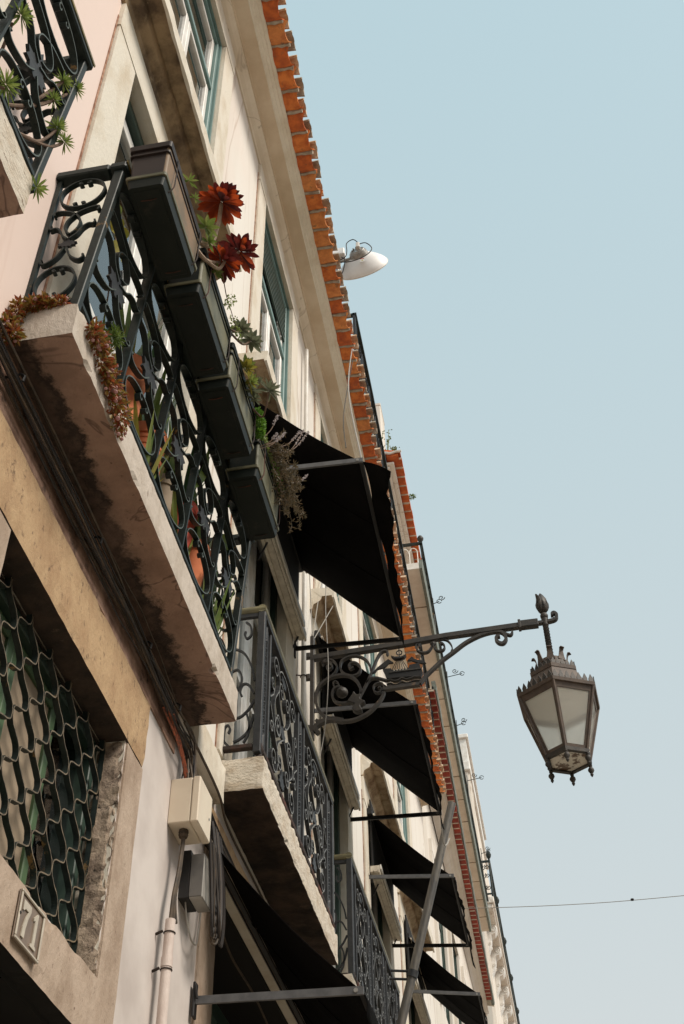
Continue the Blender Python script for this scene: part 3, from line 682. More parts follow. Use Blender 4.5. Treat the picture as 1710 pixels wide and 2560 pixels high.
rough_box('reveal_stone', [STONE_ROUGH], house, -0.105, 0.003, 3.783, 3.799, 3.312, 4.248, step=0.026, amp=0.009, seed=24)
rough_box('transom_stone', [STONE_PINK, DARK], house, -0.14, 0.014, 2.568, 3.797, 3.09, 3.308, step=0.045, amp=0.0018, mi_fn=True, seed=25, chips=8)  # stone underside coloured black, doorway shade put into the colour
# stone jamb and lintel of the shop front
rough_box('jamb_stone', [STONE_PINK], house, -0.05, 0.012, 4.95, 5.215, 0.0, 4.42, step=0.07, amp=0.0018, seed=26)
rough_box('lintel_stone', [STONE_TAN, DARK], house, -0.05, 0.014, 4.95, 7.8, 4.425, 4.66, step=0.09, amp=0.002, mi_fn=True, seed=27)  # underside coloured black to stand in for the shade below the awning
# shop front frame inside the opening
sf = MB(); sf.box(-0.215, -0.101, 2.572, 3.788, 4.238, 4.2485); sf.build('reveal_soffit', STONE_DARK, house)
sf = MB(); sf.box(-0.16, -0.10, 5.25, 5.33, 0, 4.4); sf.box(-0.16, -0.10, 6.38, 6.45, 0, 3.9); sf.box(-0.16, -0.10, 5.33, 7.6, 3.90, 3.98); sf.build('shop_frame', GREEN_DK, house)

# window behind the grille: green casement frame with a tan board in the middle
fr = MB(); frame_ring(fr, -0.20, -0.108, 2.58, 3.784, 3.312, 4.245, 0.045); cw = fr.build('casement', GREEN_DK, house)
cm_ = MB()
for (p, q) in ((2.63, 3.02), (3.02, 3.44)): frame_ring(cm_, -0.185, -0.14, p, q, 3.36, 4.20, 0.045)
cm_.build('casement_frame', GREEN_MID, cw)
cb = MB(); cb.box(-0.165, -0.155, 2.67, 3.40, 3.40, 4.16); cb.build('board', BOARD, cw)
cb = MB(); cb.box(-0.18, -0.165, 3.44, 3.74, 3.36, 4.20); cb.build('pane', GLASS, cw)
cb = MB(); cb.box(-0.23, -0.20, 3.42, 3.74, 3.34, 4.22); cb.build('shutter', GREEN_DK, cw)

# ================================================================ BUILDINGS FARTHER ALONG
red = thing('terraced_house', 'cream terraced house with a red tiled eave beyond the orange tiled one', 'house', (0, 20, 0))
def rshift(y): return -0.0124*(y-14.75)
w = MB(); h2 = [(17.2+k*2.4, 18.4+k*2.4, z, z+2.2) for k in range(4) for z in (5.0, 8.6)]
wall_grid(w, 16.11, 27.0, 0, 11.93, h2, x=-0.02)
w.quad((-0.02, 27.0, 0), (-0.02, 27.0, 11.93), (-7, 27.0, 11.93), (-7, 27.0, 0)); w.quad((-7, 16.11, 0), (-7, 27.0, 0), (-7, 27.0, 11.93), (-7, 16.11, 11.93))
w.build('wall', [PLASTER_FAR, STONE], red)
for a, b, c, e in h2:
    f = window(red, a, b, c, e, green=GREEN_DK)
    q = MB(); q.box(-0.02, 0.03, a-0.2, a-0.003, c-0.1, e); q.box(-0.02, 0.03, b+0.003, b+0.2, c-0.1, e); q.box(-0.02, 0.034, a-0.2, b+0.2, e+0.003, e+0.22)
    q.build('window_surround', PLASTER_FAR, red)
extrude_y([(0, 11.90), (0.05, 11.93), (0.12, 11.98), (0.16, 12.03), (0.20, 12.05), (0.21, 12.09), (0.27, 12.10), (0.28, 12.14), (0.31, 12.15), (0, 12.16)], 14.8, 27.0, 40, shift=rshift, wob=0.003).build('cornice', PLASTER_FAR, red)
def flat_tiles(parent, y0, y1, pitch, x0, x1, z, shift, mats, mort, seed=1, axis='y', name='roof_tile'):
    """close-set eave tiles seen edge-on from below, mortar joints between them"""
    rnd = random.Random(seed); wl = Vector(parent['wl']); first = {}; y = y0
    while y < y1:
        m = rnd.choice(mats)
        if m.name not in first:
            mb = MB(); mb.add([(0, -pitch*.41, 0), (x1-x0, -pitch*.41, -.004), (x1-x0, 0, -.026), (x1-x0, pitch*.41, -.004), (0, pitch*.41, 0), (0, 0, -.022),
                               (0, -pitch*.41, .03), (x1-x0, -pitch*.41, .028), (x1-x0, pitch*.41, .028), (0, pitch*.41, .03)],
                              [(0, 1, 2, 5), (5, 2, 3, 4), (0, 6, 7, 1), (3, 8, 9, 4), (6, 9, 8, 7), (1, 7, 8, 3, 2), (0, 5, 4, 9, 6)])
            o = mb.build(name, m, None); o.parent = parent; first[m.name] = o
        else: o = copy_part(first[m.name], parent)
        o.location = Vector((x0+shift(y)+rnd.uniform(-.006, .006), y, z+rnd.uniform(-.004, .004)))-wl; o.rotation_euler = (rnd.uniform(-.04, .04), 0, rnd.uniform(-.02, .02))
        y += pitch
    mo = extrude_y([(x0-.01, z+.003), (x1-.008, z-.001), (x1-.008, z+.03), (x0-.01, z+.03)], y0-pitch*.5, y1, 40, shift=shift)
    mo.build('mortar_bedding', mort, parent)['kind'] = 'stuff'
flat_tiles(red, 14.85, 26.3, 0.187, 0.315, 0.43, 12.185, rshift, TILES_RED, MORTAR_PALE, seed=3)
extrude_y([(0.395, 12.24), (0.455, 12.24), (0.47, 12.30), (0.455, 12.40), (0.395, 12.40)], 14.8, 26.8, 40, shift=rshift, wob=0.004).build('gutter', ZINC, red)
rb = MB(); rb.add([(0.42, 14.8, 12.25), (0.30, 26.9, 12.25), (-3.5, 26.9, 13.2), (-3.5, 14.8, 13.2), (0.42, 14.8, 12.3), (0.30, 26.9, 12.3), (-3.5, 26.9, 13.3), (-3.5, 14.8, 13.3)],
    [(0, 1, 2, 3), (7, 6, 5, 4), (0, 4, 5, 1), (1, 5, 6, 2), (2, 6, 7, 3), (3, 7, 4, 0)]); rb.build('roof', MORTAR_PALE, red)

tall = thing('attic_house', 'tall house with an attic balcony and a small orange tiled gable against the sky', 'house', (0, 18, 12))
w = MB(); w.box(-4.5, -0.02, 12.15, 25.5, 12.4, 14.30); w.build('wall', PLASTER_FAR, tall)
q = MB(); q.box(-4.5, 0.17, 12.2, 16.5, 14.30, 14.36); q.box(-4.5, 0.24, 12.14, 16.5, 14.361, 14.40, c=.01); q.box(-4.5, 0.31, 12.10, 16.5, 14.401, 14.45, c=.01); q.build('cornice', PLASTER, tall)
flat_tiles(tall, 12.2, 16.4, 0.187, 0.29, 0.425, 14.49, lambda y: 0.0, TILES_ORANGE, MORTAR_PALE, seed=5)
gt = {}
for k in range(9):                                       # tiles of the gable verge, running back from the corner
    mb = MB(); x = 0.30-k*0.19
    mb.add([(x-.085, 12.20, 14.49), (x-.085, 12.02, 14.486), (x, 12.02, 14.466), (x+.085, 12.02, 14.486), (x+.085, 12.20, 14.49), (x, 12.20, 14.468), (x-.085, 12.2, 14.53), (x-.085, 12.02, 14.52), (x+.085, 12.02, 14.52), (x+.085, 12.2, 14.53)],
           [(0, 1, 2, 5), (5, 2, 3, 4), (0, 6, 7, 1), (3, 8, 9, 4), (6, 9, 8, 7), (1, 7, 8, 3, 2), (0, 5, 4, 9, 6)])
    mb.build('roof_tile', TILES_ORANGE[0], tall)
lb = MB()
lb.tube(smooth_path([(0.44, 12.0, 14.54), (0.36, 12.0, 14.545), (0.27, 12.0, 14.525), (0.18, 12.0, 14.55), (0.08, 12.0, 14.53), (-0.1, 12.0, 14.55), (-0.4, 12.0, 14.54)], 4), 0.022, 6); lb.build('ridge_mortar', WHITEP, tall, smooth=True)
r = MB(); r.add([(0.42, 12.02, 14.53), (0.42, 16.5, 14.53), (-4.5, 16.5, 15.9), (-4.5, 12.02, 15.9), (0.42, 12.02, 14.57), (0.42, 16.5, 14.57), (-4.5, 16.5, 16), (-4.5, 12.02, 16)],
    [(0, 1, 2, 3), (7, 6, 5, 4), (0, 4, 5, 1), (1, 5, 6, 2), (2, 6, 7, 3), (3, 7, 4, 0)]); r.build('roof', TILES_ORANGE[0], tall)
def tshift(y): return -0.004*(y-13)
sl = extrude_y([(-0.05, 13.12), (0.485, 13.12), (0.485, 13.20), (-0.05, 13.20)], 13.02, 25.0, 24, shift=tshift); sl.build('balcony_slab', PINKST, tall)
jn = MB()
for k in range(14):
    y = 13.9+k*0.8; jn.box(0.02, 0.487+tshift(y), y, y+0.012, 13.112, 13.119)
jn.build('slab_joint', STONE_GRIME, tall)
we = MB(); we.box(-0.05, 0.49, 13.0, 13.019, 13.10, 13.21); we.build('slab_end', WHITEP, tall)
fa = extrude_y([(0.488, 13.10), (0.53, 13.10), (0.545, 13.26), (0.488, 13.26)], 13.0, 25.0, 30, shift=tshift, wob=.003); fa.build('balcony_edge', ZINC, tall)
ra = thing('balcony_railing', 'dark railing of the attic balcony at the top of the tall house', 'railing', (0.5, 18, 13.25))
m = MB()
m.strip([(0.525+tshift(y), y, 13.80) for y in (13.22, 16, 20, 25)], (1, 0, 0), 0.045, 0.03); m.strip([(0.02, 13.24, 13.80), (0.525, 13.24, 13.80)], (0, 1, 0), 0.045, 0.03); m.build('handrail', IRON, ra)
for k in range(34): 
    y = 13.24+k*0.34; q = MB(); q.box(0.515+tshift(y), 0.533+tshift(y), y, y+.016, 13.26, 13.79); q.build('baluster', IRON, ra)
q = MB()
for x in (0.06, 0.20, 0.34, 0.46): q.tube([(x, 13.24, 13.2), (x, 13.24, 13.62)], 0.008, 6)
for x in (0.13, 0.27, 0.40): q.tube([(x+.06*math.cos(a), 13.24, 13.62+.10*math.sin(a)) for a in [math.pi*t/8 for t in range(9)]], 0.008, 6)
q.build('end_panel', WHITEP, ra)
q = MB(); q.lathe([(0.0, 0.0), (0.02, 0.02), (0.045, 0.06), (0.05, 0.09), (0.03, 0.13), (0.0, 0.15)], (0.52, 13.24, 13.81), 12); q.build('finial', LAMP, ra, smooth=True)
# wrought line-brackets standing off the balcony edge
for k, (y, z, L) in enumerate(((14.9, 13.85, 0.10), (16.9, 13.85, 0.26), (18.4, 13.85, 0.13), (20.3, 13.85, 0.28), (23.2, 13.85, 0.15))):
    t = thing('scroll_bracket', ('nearest', 'second', 'third', 'fourth', 'farthest')[k]+' thin scrolled iron bracket sticking out of the attic balcony railing', 'bracket', (0.5, y, z), 'iron scroll brackets on the attic balcony')
    b = MB(); b.tube([(0.52, y, 13.25), (0.52, y, 14.1)], 0.008, 6); b.build('rod', IRON, t)
    b = MB(); b.tube([(0.52, y, 13.98), (0.52+L, y, 14.02)], 0.007, 6); b.build('arm', IRON, t)
    b = MB(); b.tube([(0.58+p*1.0, y, 14.06+q) for p, q in spiral(0.08, 0.03, 0.055, 0, 1.4)], 0.0065, 6); b.tube([(0.52+L+.04*math.cos(a), y, 14.02+.04*math.sin(a)) for a in [k2*.7 for k2 in range(9)]], 0.0065, 6); b.build('scroll', IRON, t)['kind'] = 'stuff'

far = thing('corner_building', 'grey corner building farthest along the street with scrolled stone consoles under its balcony', 'building', (0, 34, 0))
w = MB(); w.box(-8, 0.10, 30.0, 60, 0, 20.2); w.build('wall', PLASTER_FAR, far)
w = MB(); w.box(-8, 0.17, 29.9, 36.0, 20.21, 20.5, c=.02); w.box(-8, 0.13, 29.93, 36.0, 20.51, 21.25); w.box(-8, 0.20, 29.86, 36.0, 21.26, 21.40, c=.02); w.build('cornice', WHITEP, far)
for k in range(3):
    w = MB(); w.box(0.101, 0.135, 30.1+k*0.5, 30.2+k*0.5, 12, 20.2); w.build('pilaster', PLASTER, far)
w = MB(); w.box(0.101, 0.40, 29.95, 50, 16.0, 16.14, c=.02); w.box(0.101, 0.44, 29.9, 50, 16.141, 16.32, c=.02); w.build('balcony_slab', PLASTER, far)
con = None
prof = sm2([(0.102, 16.0), (0.37, 16.0), (0.385, 15.9), (0.33, 15.78), (0.24, 15.74), (0.22, 15.6), (0.17, 15.42), (0.12, 15.30), (0.102, 15.25)], 2)
for k in range(8):
    if con is None:
        mb = MB(); mb.prism(prof, lambda u, v, y: (u, y, v-0.002), 30.9, 31.25)
        for s2 in (30.885, 31.24):
            mb.tube([(p, s2+.012, q) for p, q in spiral(0.30, 15.89, 0.085, 1.2, 1.6)], 0.016, 6); mb.tube([(p, s2+.012, q) for p, q in spiral(0.17, 15.5, 0.05, 1.2, 1.4)], 0.012, 6)
        con = mb.build('console', WHITEP, far)
    else: copy_part(con, far, loc=(0, k*1.35, 0))
rl = thing('balcony_railing', 'dark scrolled balcony railing with knob posts on the farthest grey building', 'railing', (0.4, 32, 16.3))
m = MB(); m.strip([(0.42, 29.95, 17.35), (0.42, 50, 17.35)], (1, 0, 0), 0.06, 0.05); m.strip([(0.12, 29.97, 17.35), (0.42, 29.97, 17.35)], (0, 1, 0), 0.05, 0.05); m.build('handrail', IRON, rl)
m = MB(); m.strip([(0.42, 29.95, 16.42), (0.42, 50, 16.42)], (1, 0, 0), 0.05, 0.03); m.strip([(0.12, 29.97, 16.42), (0.42, 29.97, 16.42)], (0, 1, 0), 0.05, 0.03); m.build('bottom_rail', IRON, rl)
pp = None
for k in range(6):
    if pp is None:
        b = MB(); b.tube([(0.42, 29.97, 16.32), (0.42, 29.97, 17.45)], 0.028, 8); b.lathe([(0.03, 0), (0.06, .05), (0.075, .12), (0.05, .2), (0.0, .26)], (0.42, 29.97, 17.42), 10); pp = b.build('post', IRON, rl)
    else: copy_part(pp, rl, loc=(0, k*2.7, 0))
b = MB()
for zc in (16.6, 16.95, 17.2): b.tube([(0.2+p, 29.97, zc+q) for p, q in spiral(0, 0, 0.11, 0.6, 1.6)], 0.010, 6); b.tube([(0.34-p, 29.97, zc+q) for p, q in spiral(0, 0, 0.07, 0.6, 1.4)], 0.010, 6)
b.build('scroll', IRON, rl)
b = MB()
for k in range(60):
    y = 30.2+k*.33; b.box(0.412, 0.428, y, y+.018, 16.43, 17.33)
b.build('balusters', IRON, rl)['kind'] = 'stuff'
chim = thing('chimney', 'plain grey chimney stack rising behind the roof terrace railing', 'chimney', (0.0, 12.6, 14))
b = MB(); b.box(-0.20, -0.045, 13.9, 14.4, 14.6, 17.85, c=.012); b.build('stack', PLASTER_FAR, chim)
b = MB(); b.box(-0.205, -0.04, 13.895, 14.405, 17.852, 17.92, c=.01); b.build('cap', PLASTER_FAR, chim)

# ================================================================ BALCONY RAILINGS
XR = 0.20
def mapY(y0, w, z0, h, flip=False): return lambda u, v: (XR, y0+(1-u if flip else u)*w, z0+v*h)
def mapX(x0, w, z0, h, y): return lambda u, v: (x0+u*w, y, z0+v*h)
LEAF = [(0, -.12), (.05, -.10), (.09, -.13), (.12, -.06), (.20, -.07), (.17, 0.0), (.22, .05), (.12, .07), (.10, .14), (.05, .10), (.03, .22), (0, .28)]
LEAF = LEAF+[(-a, b) for a, b in reversed(LEAF[1:-1])]
def panelA(parent, fn, W, aspect, wide=0.030, th=0.0075, long=False, curls=True):
    """ovals above and below, crossing scrolls and a palmette between them"""
    def st(name, pts, closed=False): 
        m = MB(); m.strip([fn(u, v) for u, v in pts], W, wide, th, closed=closed, edge=1); return m.build(name, [IRON, IRON_EDGE], parent)
    def ell(cy, rx, ry): return [(.5+rx*math.cos(a), cy+ry*math.sin(a)) for a in [2*math.pi*k/28 for k in range(28)]]
    k = aspect   # h/w : keeps the curls round
    for cy in (.855, .135):
        st('oval', ell(cy, .455, .118), True)
        for sx in (-1, 1):
            for sy in ((-1, 1) if curls else (1,)):
                p = spiral(0, 0, .055, math.pi/2 if sx > 0 else math.pi/2, 0.85, ccw=(sx > 0))
                st('curl', [(.5+sx*.075+a, cy+sy*(.118-.03)+sy*b/k*0.9) for a, b in p])
    for sx in (-1, 1):
        q = lambda a: .5+sx*(a-.5)
        st('scroll', [(q(a), b) for a, b in sm2([(.05, .685), (.02, .70), (.06, .715), (.22, .712), (.45, .685), (.62, .63), (.655, .575), (.60, .535), (.51, .51)], 4)])
        st('scroll', [(q(a), b) for a, b in sm2([(.96, .60), (.985, .585), (.95, .57), (.85, .575), (.74, .55), (.66, .505), (.58, .485), (.52, .47)], 4)])
        st('scroll', [(q(a), b) for a, b in sm2([(.53, .40), (.62, .345), (.74, .31), (.88, .29), (.96, .30), (.975, .32), (.94, .325)], 4)])
        if long:
            st('scroll', [(q(a), b) for a, b in sm2([(.10, .42), (.06, .44), (.03, .41), (.10, .36), (.25, .40), (.42, .55), (.60, .72), (.80, .80), (.93, .76), (.97, .66), (.90, .62)], 4)])
    n = Vector(W); m = MB(); c = (.5, .435)
    m.prism(LEAF, lambda u, v, w_: tuple(Vector(fn(c[0]+u*0.95, c[1]+v*0.95/k*1.0))+n*w_), -0.006, 0.006); m.build('palmette', IRON_GREY, parent)

def railA(name_label, y0, y1, zb, zt, loc, panels, near, farend, seed):
    t = thing('balcony_railing', name_label, 'railing', loc, 'green wrought iron balcony railings')
    m = MB(); m.box(XR-.030, XR+.030, y0-.03, y1+.03, zt-.050, zt-.012, c=.006); m.box(XR-.018, XR+.018, y0-.02, y1+.02, zt-.012, zt, c=.004); m.build('handrail', IRON, t)
    m = MB(); m.box(XR+.0302, XR+.0335, y0-.03, y1+.03, zt-.026, zt-.013); m.build('brass_edge', BRASS, t)
    m = MB(); m.box(XR-.016, XR+.016, y0, y1, zb, zb+.022, c=.003); m.build('bottom_rail', IRON, t)
    h = zt-.05-zb-.022; w = (y1-y0)/panels
    pst = None
    for k in range(panels+1):
        if pst is None:
            m = MB(); m.box(XR-.017, XR+.017, y0-.015, y0+.015, zb-.05, zt-.05, c=.003); pst = m.build('post', IRON, t)
        elif k == panels: copy_part(pst, t, loc=(0, k*w, 0))
        else:
            m = MB(); m.box(XR-.016, XR+.016, y0+k*w-.006, y0+k*w+.006, zb+.022, zt-.05); m.build('bar', IRON, t)
    first = None
    for k in range(panels):
        if first is None:
            before = set(o.name for o in t.children)
            panelA(t, mapY(y0+.008, w-.016, zb+.022, h), (1, 0, 0), h/w, wide=.024, th=.0055, curls=False)
            first = [o for o in t.children if o.name not in before]
        else:
            for o in first: copy_part(o, t, loc=(0, k*w, 0))
    for e, y in ((near, y0), (farend, y1)):
        if not e: continue
        m = MB(); m.box(0.0, XR-.031, y-.028, y+.028, zt-.050, zt-.010, c=.006); m.build('end_handrail', IRON, t)
        m = MB(); m.box(0.0, XR-.017, y-.012, y+.012, zb, zb+.020, c=.003); m.build('end_bottom_rail', IRON, t)
        m = MB(); m.box(0.004, 0.018, y-.009, y+.009, zb+.02, zt-.05); m.build('wall_bar', IRON, t)
        panelA(t, mapX(0.02, XR-.045, zb+.022, h, y), (0, 1, 0), h/(XR-.045), wide=.022, th=.0065)
    # the old railing leans outwards, a few centimetres at the top
    for me in {o.data for o in t.children}:
        for v in me.vertices: v.co.x += 0.072*max(0.0, v.co.z+loc[2]-zb)*min(1.0, max(0.0, (v.co.x+loc[0])/XR))
        me.update()
    return t
railA('green scrollwork railing of the balcony whose outer side carries four planters', 2.29, 4.48, 5.055, 5.955, (XR, 3.4, 5.0), 5, True, True, 1)
railA('green scrollwork railing at the top left corner with succulent shoots poking through', -0.60, 1.835, 5.09, 5.955, (XR, 0.6, 5.02), 6, False, True, 2)

def twist(mb, x, y, z0, z1, s=0.013, turns=7, n=46):
    vs = []; fs = []
    for i in range(n+1):
        t = i/n; a = turns*2*math.pi*t if 0.12 < t < 0.88 else turns*2*math.pi*(0.12 if t <= .12 else .88)
        for k in range(4):
            b = a+math.pi/4+k*math.pi/2; vs.append((x+s*math.cos(b), y+s*math.sin(b), z0+(z1-z0)*t))
    for i in range(n):
        for k in range(4): fs.append((i*4+k, i*4+(k+1) % 4, (i+1)*4+(k+1) % 4, (i+1)*4+k))
    mb.add(vs, fs)
def scrollsB(parent, y0, w, z0, h):
    k = h/w
    fn = mapY(y0, w, z0, h); out = []
    def st(name, pts): 
        m = MB(); m.strip([fn(u, v) for u, v in pts], (1, 0, 0), .026, .008, edge=1); o = m.build(name, [IRON_GREY, IRON_GEDGE], parent); out.append(o)
    def sp(cx, cy, r, a, t, ccw): return [(cx+(p-cx), cy+(q-cy)/k) for p, q in spiral(cx, cy, r, a, t, ccw)]
    for sx in (-1, 1):
        q = lambda L: [(.5+sx*(a-.5), b) for a, b in L]
        # big S scroll: curl high by the bar, curl low by the middle
        A = sp(.80, .86, .11, math.pi*1.0, 1.5, True); B = sp(.70, .47, .12, 0.0, 1.5, True)
        st('scroll', q(A+sm2([A[-1], (.68, .76), (.80, .62), (.83, .53), B[-1]], 3)[1:-1]+list(reversed(B))))
        A = sp(.80, .14, .11, math.pi*1.0, 1.5, False); B = sp(.70, .53-.10, .09, 0.0, 1.4, False)
        st('scroll', q(A+sm2([A[-1], (.67, .22), (.80, .32), (.81, .38), B[-1]], 3)[1:-1]+list(reversed(B))))
        A = sp(.60, .78, .08, 0.0, 1.4, False)
        st('scroll', q(A+sm2([A[-1], (.69, .70), (.60, .60), (.52, .56)], 3)[1:]))
        A = sp(.62, .22, .08, 0.0, 1.4, True)
        st('scroll', q(A+sm2([A[-1], (.70, .30), (.58, .40), (.52, .44)], 3)[1:]))
        A = sp(.90, .68, .06, math.pi, 1.3, False); st('curl', q(A+[(.87, .60), (.97, .52)]))
        A = sp(.90, .32, .06, math.pi, 1.3, True); st('curl', q(A+[(.87, .40), (.97, .48)]))
        st('arch', q(sm2([(.5, .97), (.62, .95), (.70, .88), (.66, .80)], 4)))
    for cy in (.5, .93, .12):
        m = MB(); m.prism(LEAF, lambda u, v, w_: tuple(Vector(fn(.5+u*.40, cy+v*.40/k))+Vector((w_, 0, 0))), -.006, .006); out.append(m.build('palmette', IRON_GREY, parent))
    return out
def railB(label, y0, y1, zb, zt, loc, npan, near):
    t = thing('balcony_railing', label, 'railing', loc, 'grey wrought iron balcony railings')
    m = MB(); m.tube([(XR, y0-.02, zt-.016), (XR, y1+.02, zt-.016)], .026, 12); m.build('handrail', CAP, t, smooth=True)
    m = MB(); m.box(XR-.022, XR+.022, y0-.01, y1+.01, zt-.068, zt-.040, c=.003); m.build('top_rail', IRON_GREY, t)
    m = MB(); m.box(XR-.022, XR+.022, y0-.01, y1+.01, zb, zb+.034, c=.004); m.build('bottom_rail', IRON_RUST, t)
    h = zt-.068-zb-.034; nb = 0.17; pw = ((y1-y0)-(npan+1)*nb)/npan; z0 = zb+.034
    bar = tw = pan = post = None
    for k in range(npan+1):
        ya = y0+k*(nb+pw)
        for dy, tall_ in ((0.0, k == 0), (nb, k == npan)):
            if tall_:
                m = MB(); m.box(XR-.02, XR+.02, ya+dy-.02, ya+dy+.02, zb-.03, zt-.04, c=.003); m.build('post', IRON_GREY, t)
            elif bar is None:
                m = MB(); m.box(XR-.015, XR+.015, ya+dy-.012, ya+dy+.012, z0, z0+h, c=.002); bar = (m.build('bar', IRON_GREY, t), ya+dy)
            else: copy_part(bar[0], t, loc=(0, ya+dy-bar[1], 0))
        if tw is None:
            m = MB(); twist(m, XR, ya+nb/2, z0, z0+h); m.box(XR-.006, XR+.006, ya+nb*.22, ya+nb*.30, z0, z0+h); m.box(XR-.006, XR+.006, ya+nb*.70, ya+nb*.78, z0, z0+h)
            tw = (m.build('twisted_bar', IRON_GREY, t), ya)
        else: copy_part(tw[0], t, loc=(0, ya-tw[1], 0))
        if k < npan:
            if pan is None: pan = (scrollsB(t, ya+nb+.012, pw-.024, z0, h), ya)
            else:
                for o in pan[0]: copy_part(o, t, loc=(0, ya-pan[1], 0))
    # feet: cast knobs standing on the slab edge
    ft = None
    for y in (y0+.02, (y0+y1)/2, y1-.02):
        if ft is None:
            m = MB(); m.lathe([(.012, 0), (.03, .012), (.034, .03), (.022, .05), (.016, .075), (.026, .09), (.026, .10)], (XR+.005, y, zb-.098), 10); ft = (m.build('foot', IRON_RUST, t, smooth=True), y)
        else: copy_part(ft[0], t, loc=(0, y-ft[1], 0))
    if near:
        m = MB(); m.tube([(0.0, y0, zt-.016), (XR+.02, y0, zt-.016)], .024, 10); m.build('end_handrail', CAP, t, smooth=True)
        m = MB(); m.box(0, XR-.023, y0-.012, y0+.012, zt-.066, zt-.042); m.build('end_top_rail', IRON_GREY, t)
        m = MB(); m.box(0, XR-.023, y0-.018, y0+.018, zb, zb+.026, c=.003); m.build('end_bottom_rail', IRON_RUST, t)
        hh = zt-.068-zb-.026; zz = zb+.026
        for L in ([(.60, .97), (.75, .93), (.78, .86), (.66, .83), (.58, .86), (.60, .89)], [(.0, .72), (.30, .75), (.62, .70), (.86, .58), (.95, .48)], [(.10, .42), (.30, .40), (.50, .44), (.55, .52), (.42, .58), (.22, .57)],
                  [(.97, .33), (.80, .26), (.55, .21), (.30, .22), (.12, .28)], [(.58, .37), (.52, .41), (.60, .46), (.78, .45), (.95, .38)], [(.97, .22), (.86, .12), (.66, .06), (.40, .03)], [(.28, .0), (.12, .05), (.10, .13), (.20, .16), (.28, .13), (.24, .10)], [(.70, .02), (.82, .08), (.84, .16), (.74, .24)]):
            m = MB(); m.strip([(u*(XR-.02), y0, zz+v*hh) for u, v in sm2(L, 5)], (0, 1, 0), .014, .011); m.build('end_scroll', IRON_GREY, t)
    return t
railB('grey railing with twisted bars under the awning nearest the white cable box', 5.10, 7.18, 5.03, 5.965, (XR, 6.1, 4.97), 2, True)
railB('grey railing with twisted bars low down, behind the leaning pole', 7.95, 10.40, 5.03, 5.94, (XR, 9.2, 4.97), 3, True)

tr = thing('terrace_railing', 'black scrolled guard rail standing on the roof edge above the orange tiles', 'railing', (0.40, 10, 11.3))
def ts(y): return -0.0105*max(0, y-9.0)+0.0
m = MB(); m.strip([(0.405+ts(y), y, 12.30) for y in (7.80, 9, 10.5, 12.5, 15.5)], (1, 0, 0), .045, .04); m.build('handrail', IRON, tr)
m = MB(); m.strip([(-0.05, 7.82, 12.30), (0.40, 7.82, 12.30)], (0, 1, 0), .04, .03); m.build('end_handrail', IRON, tr)
m = MB(); m.strip([(0.40+ts(y), y, 11.42) for y in (7.82, 9, 10.5, 12.5, 15.5)], (1, 0, 0), .03, .02); m.build('bottom_rail', IRON, tr)
m = MB(); m.box(0.385, 0.415, 7.80, 7.84, 11.22, 12.29); m.build('post', IRON_GREY, tr)
first = None
for k in range(16):
    y = 7.9+k*0.47
    if first is None:
        first = []
        b = MB(); b.box(0.394, 0.406, y-.012, y+.012, 11.43, 12.28); first.append(b.build('bar', IRON_GREY, tr))
        for cy, r_ in ((12.08, .11), (11.62, .11), (11.85, .09)):
            b = MB(); b.strip([(0.40, y+.235+p, cy+q) for p, q in spiral(0, 0, r_, 1.0, 1.3)], (1, 0, 0), .02, .010); first.append(b.build('scroll', IRON_GREY, tr))
        b = MB(); b.strip([(0.40, y+.03+.4*t, 11.45+.8*(t+.12*math.sin(6.28*t))) for t in [q/12 for q in range(13)]], (1, 0, 0), .02, .010); first.append(b.build('scroll', IRON_GREY, tr))
        b = MB(); b.strip([(0.40, y+.43-.4*t, 11.45+.8*(t+.12*math.sin(6.28*t))) for t in [q/12 for q in range(13)]], (1, 0, 0), .02, .010); first.append(b.build('scroll', IRON_GREY, tr))
    else:
        for o in first: copy_part(o, tr, loc=(ts(y), k*.47, 0))

